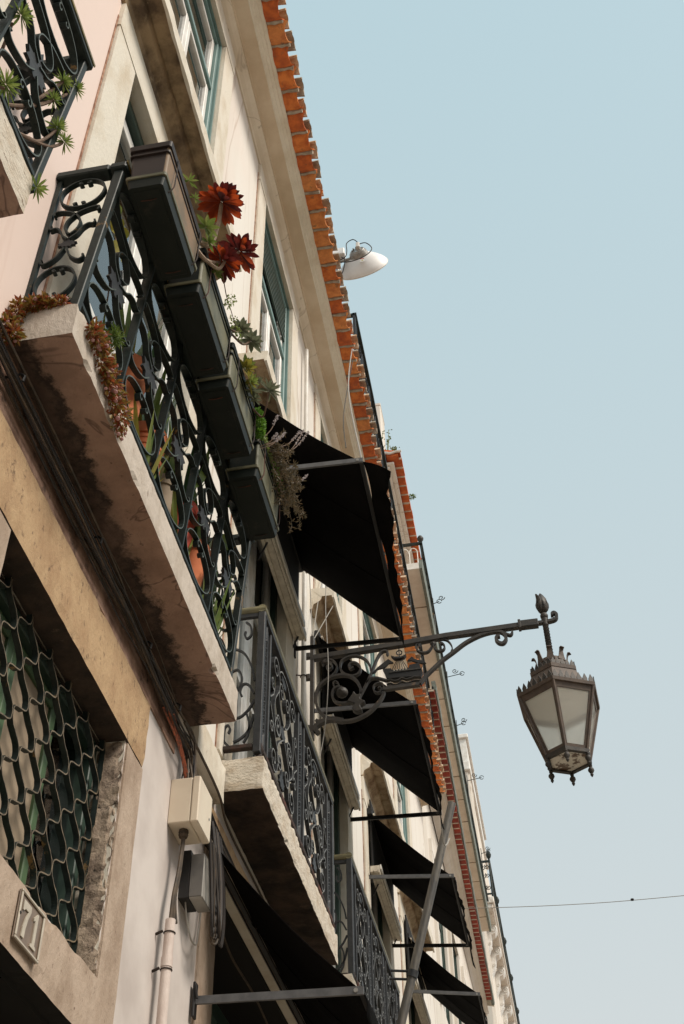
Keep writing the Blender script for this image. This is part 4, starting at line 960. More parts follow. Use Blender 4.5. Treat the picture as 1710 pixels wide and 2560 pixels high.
# ================================================================ AWNINGS
def awning(label, y0, y1, xb, zb, xf, zf, arm_z0, flap, seed, wall_x=0.0, sag=0.02, group='black awnings over the balconies'):
    """cloth from a roller on the wall down to a front bar held by two arms; flap = list of (t, out, down) for the valance"""
    rnd = random.Random(seed)
    t = thing('awning', label, 'awning', (0.0, (y0+y1)/2, zb), group)
    n = 22; mrow = 14; vs = []; fs = []
    for i in range(n+1):
        y = y0+(y1-y0)*i/n
        for j in range(mrow+1):
            s_ = j/mrow; dip = sag*math.sin(math.pi*s_)*(0.6+0.4*math.sin(math.pi*i/n))
            rip = (0.006*math.sin(i*0.9+seed)+0.004*math.sin(i*2.3+j*.5))*math.sin(math.pi*s_)
            yy = y+ (0.02*math.sin(math.pi*s_) if i == 0 else (-0.02*math.sin(math.pi*s_) if i == n else 0))
            vs.append((xb+(xf-xb)*s_-0.3*dip, yy, zb+(zf-zb)*s_-dip+rip))
    for i in range(n):
        for j in range(mrow): fs.append((i*(mrow+1)+j, i*(mrow+1)+j+1, (i+1)*(mrow+1)+j+1, (i+1)*(mrow+1)+j))
    m = MB(); m.add(vs, fs); o = m.build('canopy', FABRIC, t, smooth=True)
    for sm_ in (.33, .67):
        q = MB(); ys_ = y0+(y1-y0)*sm_; q.strip([(xb+(xf-xb)*u-0.3*sag*math.sin(math.pi*u), ys_, zb+(zf-zb)*u-sag*math.sin(math.pi*u)-.008) for u in [k/10 for k in range(11)]], (0, 1, 0), .018, .003); q.build('seam', FABRIC, t)
    sd = o.modifiers.new('thick', 'SOLIDIFY'); sd.thickness = 0.004
    m = MB()
    nn = 40; vs = []; fs = []
    for i in range(nn+1):
        tt = i/nn; y = y0+(y1-y0)*tt
        for a, b in zip(flap, flap[1:]):
            if a[0] <= tt <= b[0]:
                u = (tt-a[0])/(b[0]-a[0]); u = u*u*(3-2*u); o_ = a[1]+(b[1]-a[1])*u; d_ = a[2]+(b[2]-a[2])*u; break
        o_ += 0.006*math.sin(i*1.7+seed); d_ += 0.010*abs(math.sin(i*0.55))
        for q in range(5):
            s_ = q/4; vs.append((xf+0.012+o_*s_+.010*math.sin(3*s_+i*.4), y, zf-0.005-d_*s_**1.3))
    for i in range(nn):
        for q in range(4): fs.append((i*5+q, i*5+q+1, (i+1)*5+q+1, (i+1)*5+q))
    m.add(vs, fs); o = m.build('valance', FABRIC, t, smooth=True); sd = o.modifiers.new('thick', 'SOLIDIFY'); sd.thickness = 0.003
    m = MB(); m.tube([(xf, y0, zf), (xf, y1, zf)], .014, 8); m.build('front_bar', STEEL_BLK, t, smooth=True)
    m = MB(); m.tube([(xb-.02, y0-.02, zb+.02), (xb-.02, y1+.02, zb+.02)], .032, 10); m.build('roller', STEEL_BLK, t, smooth=True)
    m = MB(); m.tube([(xb+.028, y0-.02, zb-.022), (xb+.028, y1+.02, zb-.022)], .009, 8); m.build('cloth_rail', BLIND, t, smooth=True)
    for s_, y in ((0, y0-.012), (1, y1+.012)):
        m = MB(); d = Vector((xf-wall_x, 0, zf-arm_z0)); d.normalize(); up = Vector((-d.z, 0, d.x))
        p = Vector((wall_x+.012, y, arm_z0)); q = Vector((xf+.012, y, zf)); hw = .017
        m.prism([(p.x-up.x*hw, p.z-up.z*hw), (q.x-up.x*hw, q.z-up.z*hw), (q.x+up.x*hw, q.z+up.z*hw), (p.x+up.x*hw, p.z+up.z*hw)], lambda u, v, w_: (u, w_, v), y-.007, y+.007)
        a = m.build('arm', STEEL if s_ == 0 else STEEL_BLK, t)
        m = MB(); m.tube([(xf-.02, y-.012, zf), (xf-.02, y+.012, zf)], .010, 8); m.build('bolt', GALV, a)
        m = MB(); m.box(wall_x, wall_x+.012, y-.022, y+.022, arm_z0-.075, arm_z0+.075, c=.003); m.tube([(wall_x+.010, y-.02, arm_z0+.06), (wall_x+.022, y-.02, arm_z0)], .006, 6); m.build('wall_bracket', STEEL_BLK, t)
    return t
awning('largest black awning, beside the planters, with its valance blown outwards', 5.06, 6.85, 0.06, 7.80, 0.80, 7.01, 7.04, [(0, .16, .12), (.18, .115, .03), (.45, .075, .05), (.75, .04, .06), (1, .01, .09)], 1)
awning('black awning right behind the street lamp bracket', 7.52, 9.15, 0.06, 7.66, 0.80, 6.90, 6.93, [(0, .0, .02), (.3, .035, .05), (.7, .035, .10), (1, .01, .16)], 2)
awning('black awning behind the leaning steel pole', 10.17, 11.62, 0.06, 7.56, 0.79, 6.83, 6.90, [(0, .005, .02), (.4, .03, .06), (.8, .035, .14), (1, .03, .24)], 3)
awning('farthest black awning at the bottom edge of the picture', 12.78, 14.2, 0.06, 7.50, 0.78, 6.80, 6.90, [(0, .005, .03), (.6, .02, .10), (1, .01, .12)], 4)
awning('low black awning over the shop front beneath the stained balcony', 4.93, 7.6, 0.03, 4.44, 0.735, 3.66, 3.68, [(0, .01, .10), (.5, .02, .16), (1, .01, .16)], 5, wall_x=0.012, sag=.03, group=None)

# roller blind cassettes that stand out from the wall under the awnings
def blind(label, y0, y1, z, seed):
    t = thing('roller_blind', label, 'blind', (0.06, (y0+y1)/2, z), 'beige blind boxes under the awnings')
    m = MB(); prof = [(0.03, z-.012), (0.052, z-.012), (0.052, z+.0), (0.062, z+.0), (0.062, z-.008), (0.098, z-.008), (0.098, z+.006), (0.104, z+.006), (0.104, z-.02), (0.118, z-.02), (0.118, z+.05), (0.03, z+.05)]
    m.prism(prof, lambda u, v, y: (u, y, v), y0, y1); m.build('bottom_bar', BLIND, t)
    m = MB(); m.box(0.120, 0.132, y0+.01, y1-.12, z+.015, z+.062, c=.002); m.build('face_strip', PIPEW, t)
    m = MB(); m.box(0.04, 0.054, y0, y1, z+.051, z+.75); m.build('slat_curtain', DARK, t)
    for y in (y0+.25, y1-.05):
        m = MB(); m.tube([(0.0, y+.05, z-.10), (0.07, y, z)], .007, 6); m.build('stay', IRON_GREY, t)
    return t
for k, (a, b, z) in enumerate(((5.42, 6.74, 7.02), (7.75, 9.12, 7.0), (10.2, 11.7, 6.98), (12.7, 14.1, 6.98))):
    blind('%s beige blind box, under the %s' % (('nearest', 'second', 'third', 'fourth')[k], ('largest awning', 'awning behind the lamp bracket', 'awning behind the pole', 'farthest awning')[k]), a, b, z, k)

# ================================================================ STREET LAMP ON ITS BRACKET
YL = 7.2
lamp = thing('street_lamp', 'ornate iron street lamp hanging from a long scrolled bracket with a ship emblem', 'street lamp', (0.0, YL, 7.0))
Wy = (0, 1, 0)
def lst(name, pts, w=.034, t=.013, sub=5, m=LAMP):
    b = MB(); b.strip([(x, YL, z) for x, z in sm2(pts, sub)], Wy, w, t); return b.build(name, m, lamp)
b = MB(); b.prism([(0.070, 7.170), (0.775, 7.205), (1.10, 7.228), (1.66, 7.243), (1.66, 7.287), (1.10, 7.272), (0.775, 7.249), (0.070, 7.214)], lambda u, v, w_: (u, w_, v), YL-.022, YL+.022)
b.build('arm', LAMP, lamp, bev=.003)
b = MB(); b.box(1.655, 1.80, YL-.028, YL+.028, 7.238, 7.300, c=.004); b.box(1.65, 1.67, YL-.03, YL+.03, 7.232, 7.310, c=.003); b.build('arm_socket', LAMP, lamp)
lst('arm_hook', [(1.80, 7.268), (1.88, 7.272), (1.93, 7.285), (1.945, 7.32), (1.93, 7.345), (1.915, 7.34), (1.912, 7.322)], .04, .022)
b = MB(); b.box(0.055, 0.085, YL-.02, YL+.02, 6.46, 7.40, c=.003)
b.build('wall_bar', LAMP, lamp)
for z in (7.22, 7.02, 6.56):
    b = MB(); b.box(0.0, 0.054, YL-.02, YL+.02, z-.022, z+.022, c=.002); b.box(0, .012, YL-.035, YL+.035, z-.035, z+.035, c=.002); b.build('wall_stub', LAMP, lamp)
lst('brace', [(0.88, 6.839), (0.926, 6.902), (0.981, 6.957), (1.061, 7.03), (1.146, 7.092), (1.238, 7.161), (1.33, 7.207), (1.402, 7.229), (1.467, 7.236), (1.517, 7.225), (1.544, 7.190), (1.545, 7.151), (1.521, 7.119), (1.491, 7.127), (1.473, 7.158), (1.48, 7.185), (1.504, 7.190)], .036, .022)
lst('curl', [(1.522, 7.226), (1.553, 7.201), (1.58, 7.186), (1.596, 7.201), (1.6, 7.223)], .034, .014)
lst('scroll', [(0.921, 7.177), (0.914, 7.195), (0.929, 7.200), (0.937, 7.185), (0.928, 7.165), (0.905, 7.168), (0.892, 7.19), (0.906, 7.215), (0.876, 7.202), (0.871, 7.166), (0.889, 7.134), (0.929, 7.118), (0.964, 7.13), (0.99, 7.17)][5:], .032, .011)
lst('scroll', [(1.06, 7.174), (1.055, 7.189), (1.07, 7.185), (1.084, 7.156), (1.074, 7.125), (1.044, 7.115), (1.014, 7.137), (1.002, 7.175), (1.011, 7.21)], .032, .011)
lst('scroll', [(1.041, 7.221), (1.076, 7.223), (1.109, 7.206), (1.132, 7.168), (1.14, 7.125), (1.129, 7.098)], .026, .009)
b = MB(); b.lathe([(0, -.02), (.02, -.012), (.026, 0), (.02, .012), (0, .02)], (1.0, YL, 7.195), 10, ax=(0, 1, 0)); b.build('rosette_knob', LAMP, lamp, smooth=True)
lst('scroll', [(0.437, 6.82), (0.433, 6.872), (0.408, 6.932), (0.369, 6.976), (0.323, 6.997), (0.264, 7.002), (0.206, 6.989), (0.153, 6.954), (0.118, 6.91), (0.1, 6.857), (0.098, 6.802), (0.106, 6.746), (0.132, 6.688), (0.175, 6.642), (0.237, 6.61), (0.304, 6.588), (0.372, 6.588), (0.44, 6.61), (0.503, 6.648), (0.556, 6.704), (0.592, 6.754), (0.611, 6.802)], .036, .019)
lst('leaf_tail', [(0.30, 6.590), (0.226, 6.615), (0.169, 6.613), (0.123, 6.589), (0.098, 6.566), (0.095, 6.54), (0.118, 6.511)], .044, .03)
lst('leaf_tail', [(0.16, 6.615), (0.12, 6.612), (0.098, 6.625)], .03, .02)
lst('scroll', [(0.201, 7.105), (0.183, 7.092), (0.2, 7.068), (0.221, 7.083), (0.219, 7.115), (0.195, 7.14), (0.165, 7.138), (0.154, 7.11), (0.153, 7.09)][:7]+[(0.150, 7.12), (0.165, 7.152), (0.20, 7.160), (0.235, 7.143), (0.26, 7.095), (0.253, 7.046), (0.223, 7.007), (0.182, 6.985)], .034, .012)
lst('scroll', [(0.388, 7.062), (0.364, 7.051), (0.353, 7.081), (0.377, 7.106), (0.412, 7.094), (0.438, 7.055), (0.434, 7.013), (0.404, 6.985), (0.357, 6.988), (0.311, 7.016), (0.286, 7.07), (0.295, 7.126), (0.331, 7.156), (0.385, 7.170), (0.437, 7.155), (0.483, 7.116), (0.511, 7.062), (0.518, 7.007)], .034, .014)
lst('scroll', [(0.41, 6.752), (0.452, 6.835), (0.489, 6.91), (0.52, 6.986), (0.546, 7.06), (0.574, 7.128), (0.602, 7.170), (0.632, 7.181), (0.652, 7.163), (0.645, 7.139)], .034, .014)
lst('scroll', [(0.437, 6.82), (0.422, 6.777), (0.381, 6.759), (0.33, 6.746), (0.278, 6.75), (0.239, 6.776), (0.222, 6.826), (0.231, 6.873), (0.257, 6.897), (0.298, 6.888)], .034, .016)
lst('scroll', [(0.272, 6.895), (0.269, 6.93), (0.249, 6.951), (0.232, 6.939), (0.237, 6.907), (0.257, 6.89)], .028, .010)
b = MB(); b.lathe([(0, -.04), (.025, -.034), (.042, -.015), (.045, 0), (.042, .015), (.025, .034), (0, .04)], (0.296, YL, 6.845), 14, ax=(0, 1, 0)); b.build('boss', LAMP, lamp, smooth=True)
b = MB(); b.prism(sm2([(.335, 6.752), (.37, 6.80), (.385, 6.83), (.405, 6.80), (.44, 6.80), (.43, 6.76), (.47, 6.73), (.43, 6.70), (.445, 6.66), (.40, 6.65), (.37, 6.68), (.39, 6.72)], 3), lambda u, v, w_: (u, w_, v), YL-.026, YL+.026); b.build('acanthus', LAMP, lamp, bev=.006)
# emblem: a ship with a bird at either end, on waves
b = MB(); b.strip([(0.600, YL, 6.828), (0.875, YL, 6.838)], Wy, .036, .026); b.build('emblem_base', LAMP, lamp)
lst('scroll', [(0.612, 6.826), (0.603, 6.876), (0.569, 6.888), (0.539, 6.871), (0.532, 6.838), (0.548, 6.808), (0.577, 6.804), (0.592, 6.829), (0.582, 6.851), (0.567, 6.84)], .034, .010)
lst('scroll', [(0.478, 6.895), (0.498, 6.919), (0.518, 6.937), (0.553, 6.939), (0.593, 6.923), (0.632, 6.903)], .034, .014)
b = MB(); b.prism([(0.608, 7.009), (0.671, 7.003), (0.679, 6.985), (0.803, 6.988), (0.810, 7.016), (0.886, 7.025), (0.892, 6.967), (0.905, 6.937), (0.893, 6.906), (0.636, 6.917), (0.624, 6.960)], lambda u, v, w_: (u, w_, v), YL-.016, YL+.016); b.build('ship_hull', STEEL_BLK, lamp)
b = MB(); b.strip([(0.66, YL, 6.965), (0.9, YL, 6.968)], Wy, .044, .010); b.build('ship_rail', LAMP, lamp)
b = MB()
for k in range(7): b.tube([(0.736+(k-3)*.0035, YL, 7.104), (0.674+k*.0207, YL, 6.99)], .0028, 5)
b.build('rigging', STEEL_BLK, lamp)
b = MB(); b.prism([(0.676, 7.121), (0.705, 7.106), (0.751, 7.102), (0.790, 7.116), (0.775, 7.094), (0.737, 7.086), (0.70, 7.090)], lambda u, v, w_: (u, w_, v), YL-.018, YL+.018); b.build('crows_nest', STEEL_BLK, lamp)
b = MB(); b.tube([(0.738+.021*math.cos(a*.6), YL, 7.150+.021*math.sin(a*.6)) for a in range(11)], .005, 6); b.tube([(0.738, YL, 7.10), (0.738, YL, 7.20)], .004, 6); b.build('masthead_ring', STEEL_BLK, lamp)
for k in range(5):
    b = MB(); b.box(0.690+k*.0225, 0.700+k*.0225, YL-.019, YL+.019, 6.975, 6.984); b.build('gun_port', PLATE_W, lamp)
b = MB(); b.prism([(0.526, 6.985), (0.568, 7.032), (0.616, 7.071), (0.652, 7.098), (0.666, 7.086), (0.691, 7.059), (0.656, 7.058), (0.626, 7.027), (0.567, 7.014), (0.549, 6.989)], lambda u, v, w_: (u, w_, v), YL-.008, YL+.008); b.build('bird', STEEL_BLK, lamp)
b = MB(); b.prism([(0.796, 7.062), (0.832, 7.097), (0.854, 7.069), (0.92, 7.041), (0.935, 7.02), (0.905, 7.022), (0.847, 7.046), (0.825, 7.062)], lambda u, v, w_: (u, w_, v), YL-.008, YL+.008); b.build('bird', STEEL_BLK, lamp)
for dz in (0, -.034, -.058):
    lst('wave', [(0.632, 6.900+dz), (0.661, 6.907+dz), (0.689, 6.890+dz), (0.718, 6.892+dz), (0.747, 6.909+dz), (0.781, 6.893+dz), (0.81, 6.897+dz), (0.844, 6.906+dz), (0.893, 6.898+dz)], .034, .006)
# hanging rod, flame finial
CX = 1.852
b = MB()
n = 60; vs = []; fs = []
for i in range(n+1):
    t = i/n; a = 2*math.pi*3.2*t
    for k in range(4):
        q = a+k*math.pi/2; rr = .024; vs.append((CX+rr*math.cos(q), YL+rr*math.sin(q), 6.90+0.36*t))
for i in range(n):
    for k in range(4): fs.append((i*4+k, i*4+(k+1) % 4, (i+1)*4+(k+1) % 4, (i+1)*4+k))
b.add(vs, fs); b.build('twisted_rod', LAMP, lamp)
b = MB(); b.lathe([(.022, 7.24), (.026, 7.30), (.020, 7.305), (.028, 7.315), (.030, 7.335), (.024, 7.350), (.014, 7.357)], (CX, YL, 0), 14); b.build('collar', LAMP, lamp, smooth=True)
for k in range(8):
    a = k*math.pi/4; b = MB(); vs = []; m_ = 7
    for i in range(m_):
        t = i/(m_-1); r_ = (.010+.040*math.sin(math.pi*min(1, t*1.02+.04))**.8*(1-.30*t))*(1 if t < .95 else .55)
        if k % 4 == 1 and t > .75: r_ += .05*(t-.75)/.25
        hw = .030*math.sin(math.pi*(t*.88+.08))+.002
        c_, s_ = math.cos(a), math.sin(a); z = 7.355+.195*t*(1 if k % 2 == 0 else .86)
        for sd in (-1, 0, 1): vs.append((CX+c_*(r_-(.006 if sd else 0))-s_*hw*sd, YL+s_*(r_-(.006 if sd else 0))+c_*hw*sd, z))
    fs = [(i*3+j, i*3+j+1, (i+1)*3+j+1, (i+1)*3+j) for i in range(m_-1) for j in range(2)]
    b.add(vs, fs); o = b.build('flame_petal', LAMP, lamp, smooth=True); md = o.modifiers.new('t', 'SOLIDIFY'); md.thickness = .004
# six-sided lantern
A0 = R(-95)
def hx(k, r, z, off=0.0): a = A0+k*math.pi/3; return Vector((CX+r*math.cos(a), YL+r*math.sin(a), z))
def ring(name, prof, m=LAMP_BRN, parent=lamp):
    b = MB(); vs = []; P = len(prof)
    for k in range(6): vs += [hx(k, r_, z) for r_, z in prof]
    fs = [(k*P+j, k*P+(j+1) % P, ((k+1) % 6)*P+(j+1) % P, ((k+1) % 6)*P+j) for k in range(6) for j in range(P)]
    b.add(vs, fs); return b.build(name, m, parent)
ZT, ZB, RT, RB = 6.544, 6.065, 0.300, 0.160
ring('top_rim', [(RT-.03, ZT-.02), (RT+.012, ZT-.012), (RT+.018, ZT+.012), (RT-.03, ZT+.016)])
ring('bottom_rim', [(RB-.022, ZB-.014), (RB+.010, ZB-.014), (RB+.014, ZB+.012), (RB-.020, ZB+.014)], LAMP)
b = MB(); b.add([hx(k, RT-.05, ZT-.022) for k in range(6)], [(5, 4, 3, 2, 1, 0)]); b.build('reflector', WHITEP, lamp)  # white plate added under the lantern roof to brighten the panes
ring('roof_skirt', [(RT-.04, ZT+.012), (0.180, 6.735), (0.174, 6.728), (RT-.055, ZT+.010)], LAMP_BRN)
ring('upper_rim', [(0.150, 6.735), (0.186, 6.735), (0.190, 6.765), (0.150, 6.768)], LAMP_BRN)
b = MB(); b.lathe([(.150, 6.766), (.128, 6.80), (.112, 6.84), (.104, 6.88), (.02, 6.885)], (CX, YL, 0), 24); b.build('crown_base', LAMP_BRN, lamp, smooth=True)
for k in range(8):
    a = A0+k*math.pi/4; c_, s_ = math.cos(a), math.sin(a); vs = []
    for r_, z, hw in ((.106, 6.85, .034), (.107, 6.885, .023), (.112, 6.925, .016), (.122, 6.948, .019), (.138, 6.950, .016), (.147, 6.938, .003)):
        vs += [(CX+c_*r_-s_*hw, YL+s_*r_+c_*hw, z), (CX+c_*r_+s_*hw, YL+s_*r_-c_*hw, z)]
    b = MB(); b.add(vs, [(2*i, 2*i+1, 2*i+3, 2*i+2) for i in range(5)]); o = b.build('crown_leaf', LAMP_BRN, lamp); md = o.modifiers.new('t', 'SOLIDIFY'); md.thickness = .006
def spikes(r, z, h, per, hw):
    for k in range(6):
        p, q = hx(k, r, z), hx(k+1, r, z); tn = (q-p).normalized(); nrm = Vector((0, 0, 1)).cross(tn)*-1
        for j in range(per):
            c_ = p+(q-p)*((j+.5)/per); b = MB()
            poly = [(-hw, 0), (-hw*1.05, h*.35), (0, h), (hw*1.05, h*.35), (hw, 0)]
            b.prism(poly, lambda u, v, w_: tuple(c_+tn*u+Vector((0, 0, v))+nrm*w_), -.004, .004); b.build('leaf_spike', LAMP, lamp)
spikes(RT+.012, ZT+.012, .062, 7, .016); spikes(.180, 6.766, .052, 5, .014)
for k in range(6):
    p, q = hx(k, RT, ZT-.012), hx(k, RB, ZB+.010); b = MB(); b.tube([p, q], .010, 6); b.build('corner_bar', LAMP_BRN, lamp)
    a0, a1, b0, b1 = hx(k, RT, ZT-.014), hx(k+1, RT, ZT-.014), hx(k, RB, ZB+.012), hx(k+1, RB, ZB+.012)
    def at(u, v, d=0.0):
        t0 = a0+(a1-a0)*u; t1 = b0+(b1-b0)*u; pt = t0+(t1-t0)*v; c_ = Vector((CX, YL, pt.z)); o_ = pt-c_
        return pt+o_.normalized()*d
    b = MB(); ou = [(0, 0), (1, 0), (1, 1), (0, 1)]; inn = [(.075, .085), (.925, .085), (.885, .935), (.115, .935)]
    vs = [at(u, v, -.004) for u, v in ou]+[at(u, v, -.004) for u, v in inn]+[at(u, v, -.016) for u, v in ou]+[at(u, v, -.016) for u, v in inn]
    fs = []
    for j in range(4):
        i2 = (j+1) % 4; fs += [(j, i2, 4+i2, 4+j), (8+j, 12+j, 12+i2, 8+i2), (4+j, 4+i2, 12+i2, 12+j)]
    b.add(vs, fs); b.build('pane_frame', LAMP_BRN, lamp)
    b = MB(); b.quad(at(.06, .07, -.010), at(.94, .07, -.010), at(.90, .95, -.010), at(.10, .95, -.010)); o = b.build('pane', FROST, lamp)
    c_ = hx(k, RB-.004, ZB-.012); b = MB(); b.lathe([(.010, 0), (.014, -.010), (.010, -.020), (.020, -.034), (.022, -.046), (.012, -.064), (.009, -.070), (.012, -.078), (.005, -.092), (0, -.098)], c_, 10); b.build('drop_finial', LAMP, lamp, smooth=True)
b = MB(); b.add([hx(k, RB-.02, ZB+.002) for k in range(6)], [(0, 1, 2, 3, 4, 5)]); o = b.build('bottom_pane', LAMPBOT, lamp); md = o.modifiers.new('t', 'SOLIDIFY'); md.thickness = .004

# ================================================================ GRILLE AND NUMBER PLATE
gr = thing('window_grille', 'wavy fish-scale iron grille in front of the green window at the lower left', 'grille', (-0.03, 3.18, 3.8))
P_, Hh = 0.192, 0.0985
for k in range(14):
    y0 = 2.535+k*Hh; pts = []
    for i in range(0, 105):
        z = 3.312+i*0.932/104; th = 2*math.pi*(z-3.990)/P_+(0 if k % 2 == 0 else math.pi)
        yy = y0+.0465*math.tanh(1.75*math.sin(th+.35*math.sin(th)))/math.tanh(1.75)
        pts.append((-0.083+random.uniform(-.0008, .0008), min(max(yy, 2.572), 3.782), z))
    b = MB(); b.strip(pts, (1, 0, 0), .022, .0048, edge=1); b.build('grille_bar', [IRON, IRON_GRILLE], gr)
b = MB(); b.box(-.095, -.070, 2.57, 3.79, 3.309, 3.3125); b.build('frame_bar', IRON, gr)
npl = thing('number_plate', 'small framed enamel house number plate reading 71 on the stone transom', 'number plate', (0.015, 3.17, 3.2))
def rot2(u, v): return (0, 3.168+u, 3.20+v)
b = MB(); b.box(.016, .024, 3.075, 3.262, 3.128, 3.278, c=.003); b.build('plate', PLATE, npl)
b = MB()
for (p, q, r_, s_) in ((3.075, 3.262, 3.128, 3.137), (3.075, 3.262, 3.269, 3.278), (3.075, 3.084, 3.137, 3.269), (3.253, 3.262, 3.137, 3.269)): b.box(.0243, .030, p, q, r_, s_, c=.002)
b.build('border', PLATE_W, npl)
def digit(poly): 
    b = MB(); b.prism(poly, lambda u, v, w_: (w_, 3.168+u, 3.203+v), .0243, .028); b.build('digit', PLATE_W, npl)
digit([(-.068, .052), (-.010, .052), (-.008, .036), (-.022, .008), (-.030, -.022), (-.032, -.052), (-.052, -.052), (-.050, -.022), (-.040, .006), (-.026, .030), (-.050, .030), (-.058, .022), (-.066, .022)])
digit([(.018, .034), (.040, .054), (.048, .054), (.048, -.040), (.060, -.044), (.060, -.052), (.018, -.052), (.018, -.044), (.030, -.040), (.030, .030), (.020, .024)])
b = MB(); b.lathe([(.005, 0), (.006, .006), (0, .009)], (.0245, 3.082, 3.205), 8, ax=(1, 0, 0)); b.build('screw', STEEL_BLK, npl)

# ================================================================ BOXES, CABLES, PIPES
bx = thing('junction_box', 'cream junction box fixed to the white wall below the cable bundle', 'junction box', (0.06, 4.48, 4.33))
b = MB(); b.box(0.0, 0.098, 4.386, 4.584, 4.224, 4.440, c=.004); b.build('body', BOXP, bx)
b = MB(); b.box(0.1005, 0.135, 4.383, 4.587, 4.221, 4.443, c=.005); b.build('lid', BOXP, bx)
b = MB(); b.lathe([(.006, 0), (.006, .003), (0, .003)], (.1352, 4.55, 4.32), 8, ax=(1, 0, 0)); b.build('screw', GALV, bx)
b = MB(); b.lathe([(.020, 0), (.022, -.012), (.019, -.016), (.022, -.022), (.018, -.034), (.010, -.036)], (.055, 4.455, 4.223), 12); b.build('gland', CABLE_T, bx, smooth=True)
gb = thing('meter_box', 'battered grey box with black loops of cable under the cream box', 'junction box', (0.08, 4.7, 4.1))
b = MB(); b.box(0.045, 0.105, 4.630, 4.775, 4.000, 4.205, c=.004); b.mi = [0]*len(b.mi); b.build('body', BOXG, gb)
b = MB(); b.box(0.047, 0.102, 4.624, 4.629, 4.005, 4.20); b.build('shaded_side', BOXD, gb)  # near side coloured darker to stand in for its shade
b = MB(); b.box(0.0, 0.044, 4.62, 4.76, 4.0, 4.22); b.build('back_plate', STEEL_BLK, gb)
def cable(name, label, pts, r, m, sub=6, cat='cable', group=None, n=6):
    b = MB(); b.tube(smooth_path(pts, sub), r, n); o = b.build(name, m, None, smooth=True); tag(o, label, cat, group); return o
bun = thing('cable_bundle', 'tangled bundle of old dark cables running along under the stained balcony', 'cables', (0.03, 3.3, 4.68))
rnd = random.Random(5)
for k in range(18):
    z0 = 4.735-0.0065*k+rnd.uniform(-.016, .016); x0 = 0.018+rnd.uniform(0, .055); ph = rnd.uniform(0, 6)
    pts = []
    for i in range(26):
        y = 0.9+i*(4.46-0.9)/25; tw_ = 0.55 if y < 3.4 else 1.5
        sagz = 0.010*math.sin(y*2.3+ph)*tw_+rnd.uniform(-.005, .005)*tw_
        conv = max(0, (y-3.7)/0.75)
        pts.append((x0+.008*math.sin(y*3.1+ph*2)*tw_, y, z0*(1-conv*.35)+(4.60-.004*k)*conv*.35+sagz))
    pts.append((0.03+rnd.uniform(0, .06), 4.47+rnd.uniform(-.05, .06), 4.445))
    b = MB(); b.tube(smooth_path(pts, 3), rnd.choice((.0035, .0045, .006)), 6); b.build('cable', rnd.choice((CABLE, CABLE, CABLE_T, CABLE_T, CABLE)), bun, smooth=True)
for k in range(3):
    pts = [(0.03+.015*k, 4.10+.03*k, 4.62), (0.05, 4.25+.03*k, 4.56+.01*k), (0.055, 4.36+.03*k, 4.50), (0.05, 4.45+.02*k, 4.443)]
    b = MB(); b.tube(smooth_path(pts, 5), .005, 6); b.build('cable', CABLE_O, bun, smooth=True)
for y in (2.3, 3.1, 3.75, 4.2):
    b = MB(); b.tube([(.0, y, 4.70), (.06, y, 4.705), (.075, y, 4.69), (.072, y, 4.665)], .005, 6); b.build('cable_clip', STEEL_BLK, bun)
tail = thing('cable_tail', 'loose black cables leading on from the cream box under the next balcony', 'cables', (0.04, 5.2, 4.5))
for k in range(6):
    pts = [(0.07+.01*k, 4.56, 4.45-.02*k), (0.06, 4.75+.02*k, 4.52-.02*k), (0.05, 5.05, 4.52-.012*k+rnd.uniform(-.01, .01)), (0.05, 5.4, 4.50-.010*k), (0.05, 5.8, 4.49-.012*k), (0.05, 6.6, 4.50-.01*k)]
    b = MB(); b.tube(smooth_path(pts, 5), rnd.choice((.004, .006)), 6); b.build('cable', rnd.choice((CABLE, CABLE, CABLE_T)), tail, smooth=True)
loops = thing('cable_loops', 'drooping loops of black cable hanging beside the grey box', 'cables', (0.08, 4.8, 4.1))
for k in range(9):
    y = 4.72+.018*k+rnd.uniform(-.01, .01); d = rnd.uniform(.18, .34)
    pts = [(0.125, y-.10, 4.27), (0.128, y-.05, 4.12), (0.12+rnd.uniform(-.02, .02), y, 4.10-d*.7), (0.12, y+.06, 3.98-d*.3), (0.115, y+.10, 4.06), (0.10, y+.10, 4.28), (0.08, y+.08, 4.45)]
    b = MB(); b.tube(smooth_path(pts, 6), rnd.choice((.004, .006, .0075)), 6); b.build('cable', rnd.choice((CABLE, CABLE, CABLE, CABLE_T)), loops, smooth=True)
cable('conduit', 'thin beige conduit along the foot of the stone string course', [(0.066, 4.30, 4.672), (0.066, 4.9, 4.674), (0.03, 5.25, 4.676), (0.03, 6.0, 4.678), (0.03, 7.5, 4.68)], .007, CABLE_T, cat='conduit')
cable('cable_wire', 'grey wire hanging in a long loop on the white wall under the grey box', [(0.02, 4.66, 4.02), (0.03, 4.68, 3.93), (0.035, 4.74, 3.87), (0.035, 4.82, 3.88), (0.02, 4.89, 3.96), (0.015, 4.93, 4.1)], .004, CABLE_G, cat='wire')
cable('bell_wire', 'thin tan wire crossing the dark shop front under the low awning', [(0.05, 5.05, 4.14), (0.05, 5.35, 4.06), (0.06, 5.8, 4.05), (0.06, 6.3, 4.0), (0.06, 6.9, 3.95)], .006, CABLE_T, cat='wire')
pp = thing('wall_pipe', 'pink painted pipe climbing the white wall to the cream box', 'pipe', (0.05, 4.40, 3))
b = MB(); b.tube([(0.05, 4.40, 0.1), (0.05, 4.40, 2.0), (0.05, 4.40, 3.35), (0.05, 4.40, 3.795)], .0205, 14); b.tube([(0.05, 4.40, 3.60), (0.05, 4.40, 3.64)], .0235, 14); b.build('pipe', PIPEP, pp, smooth=True)
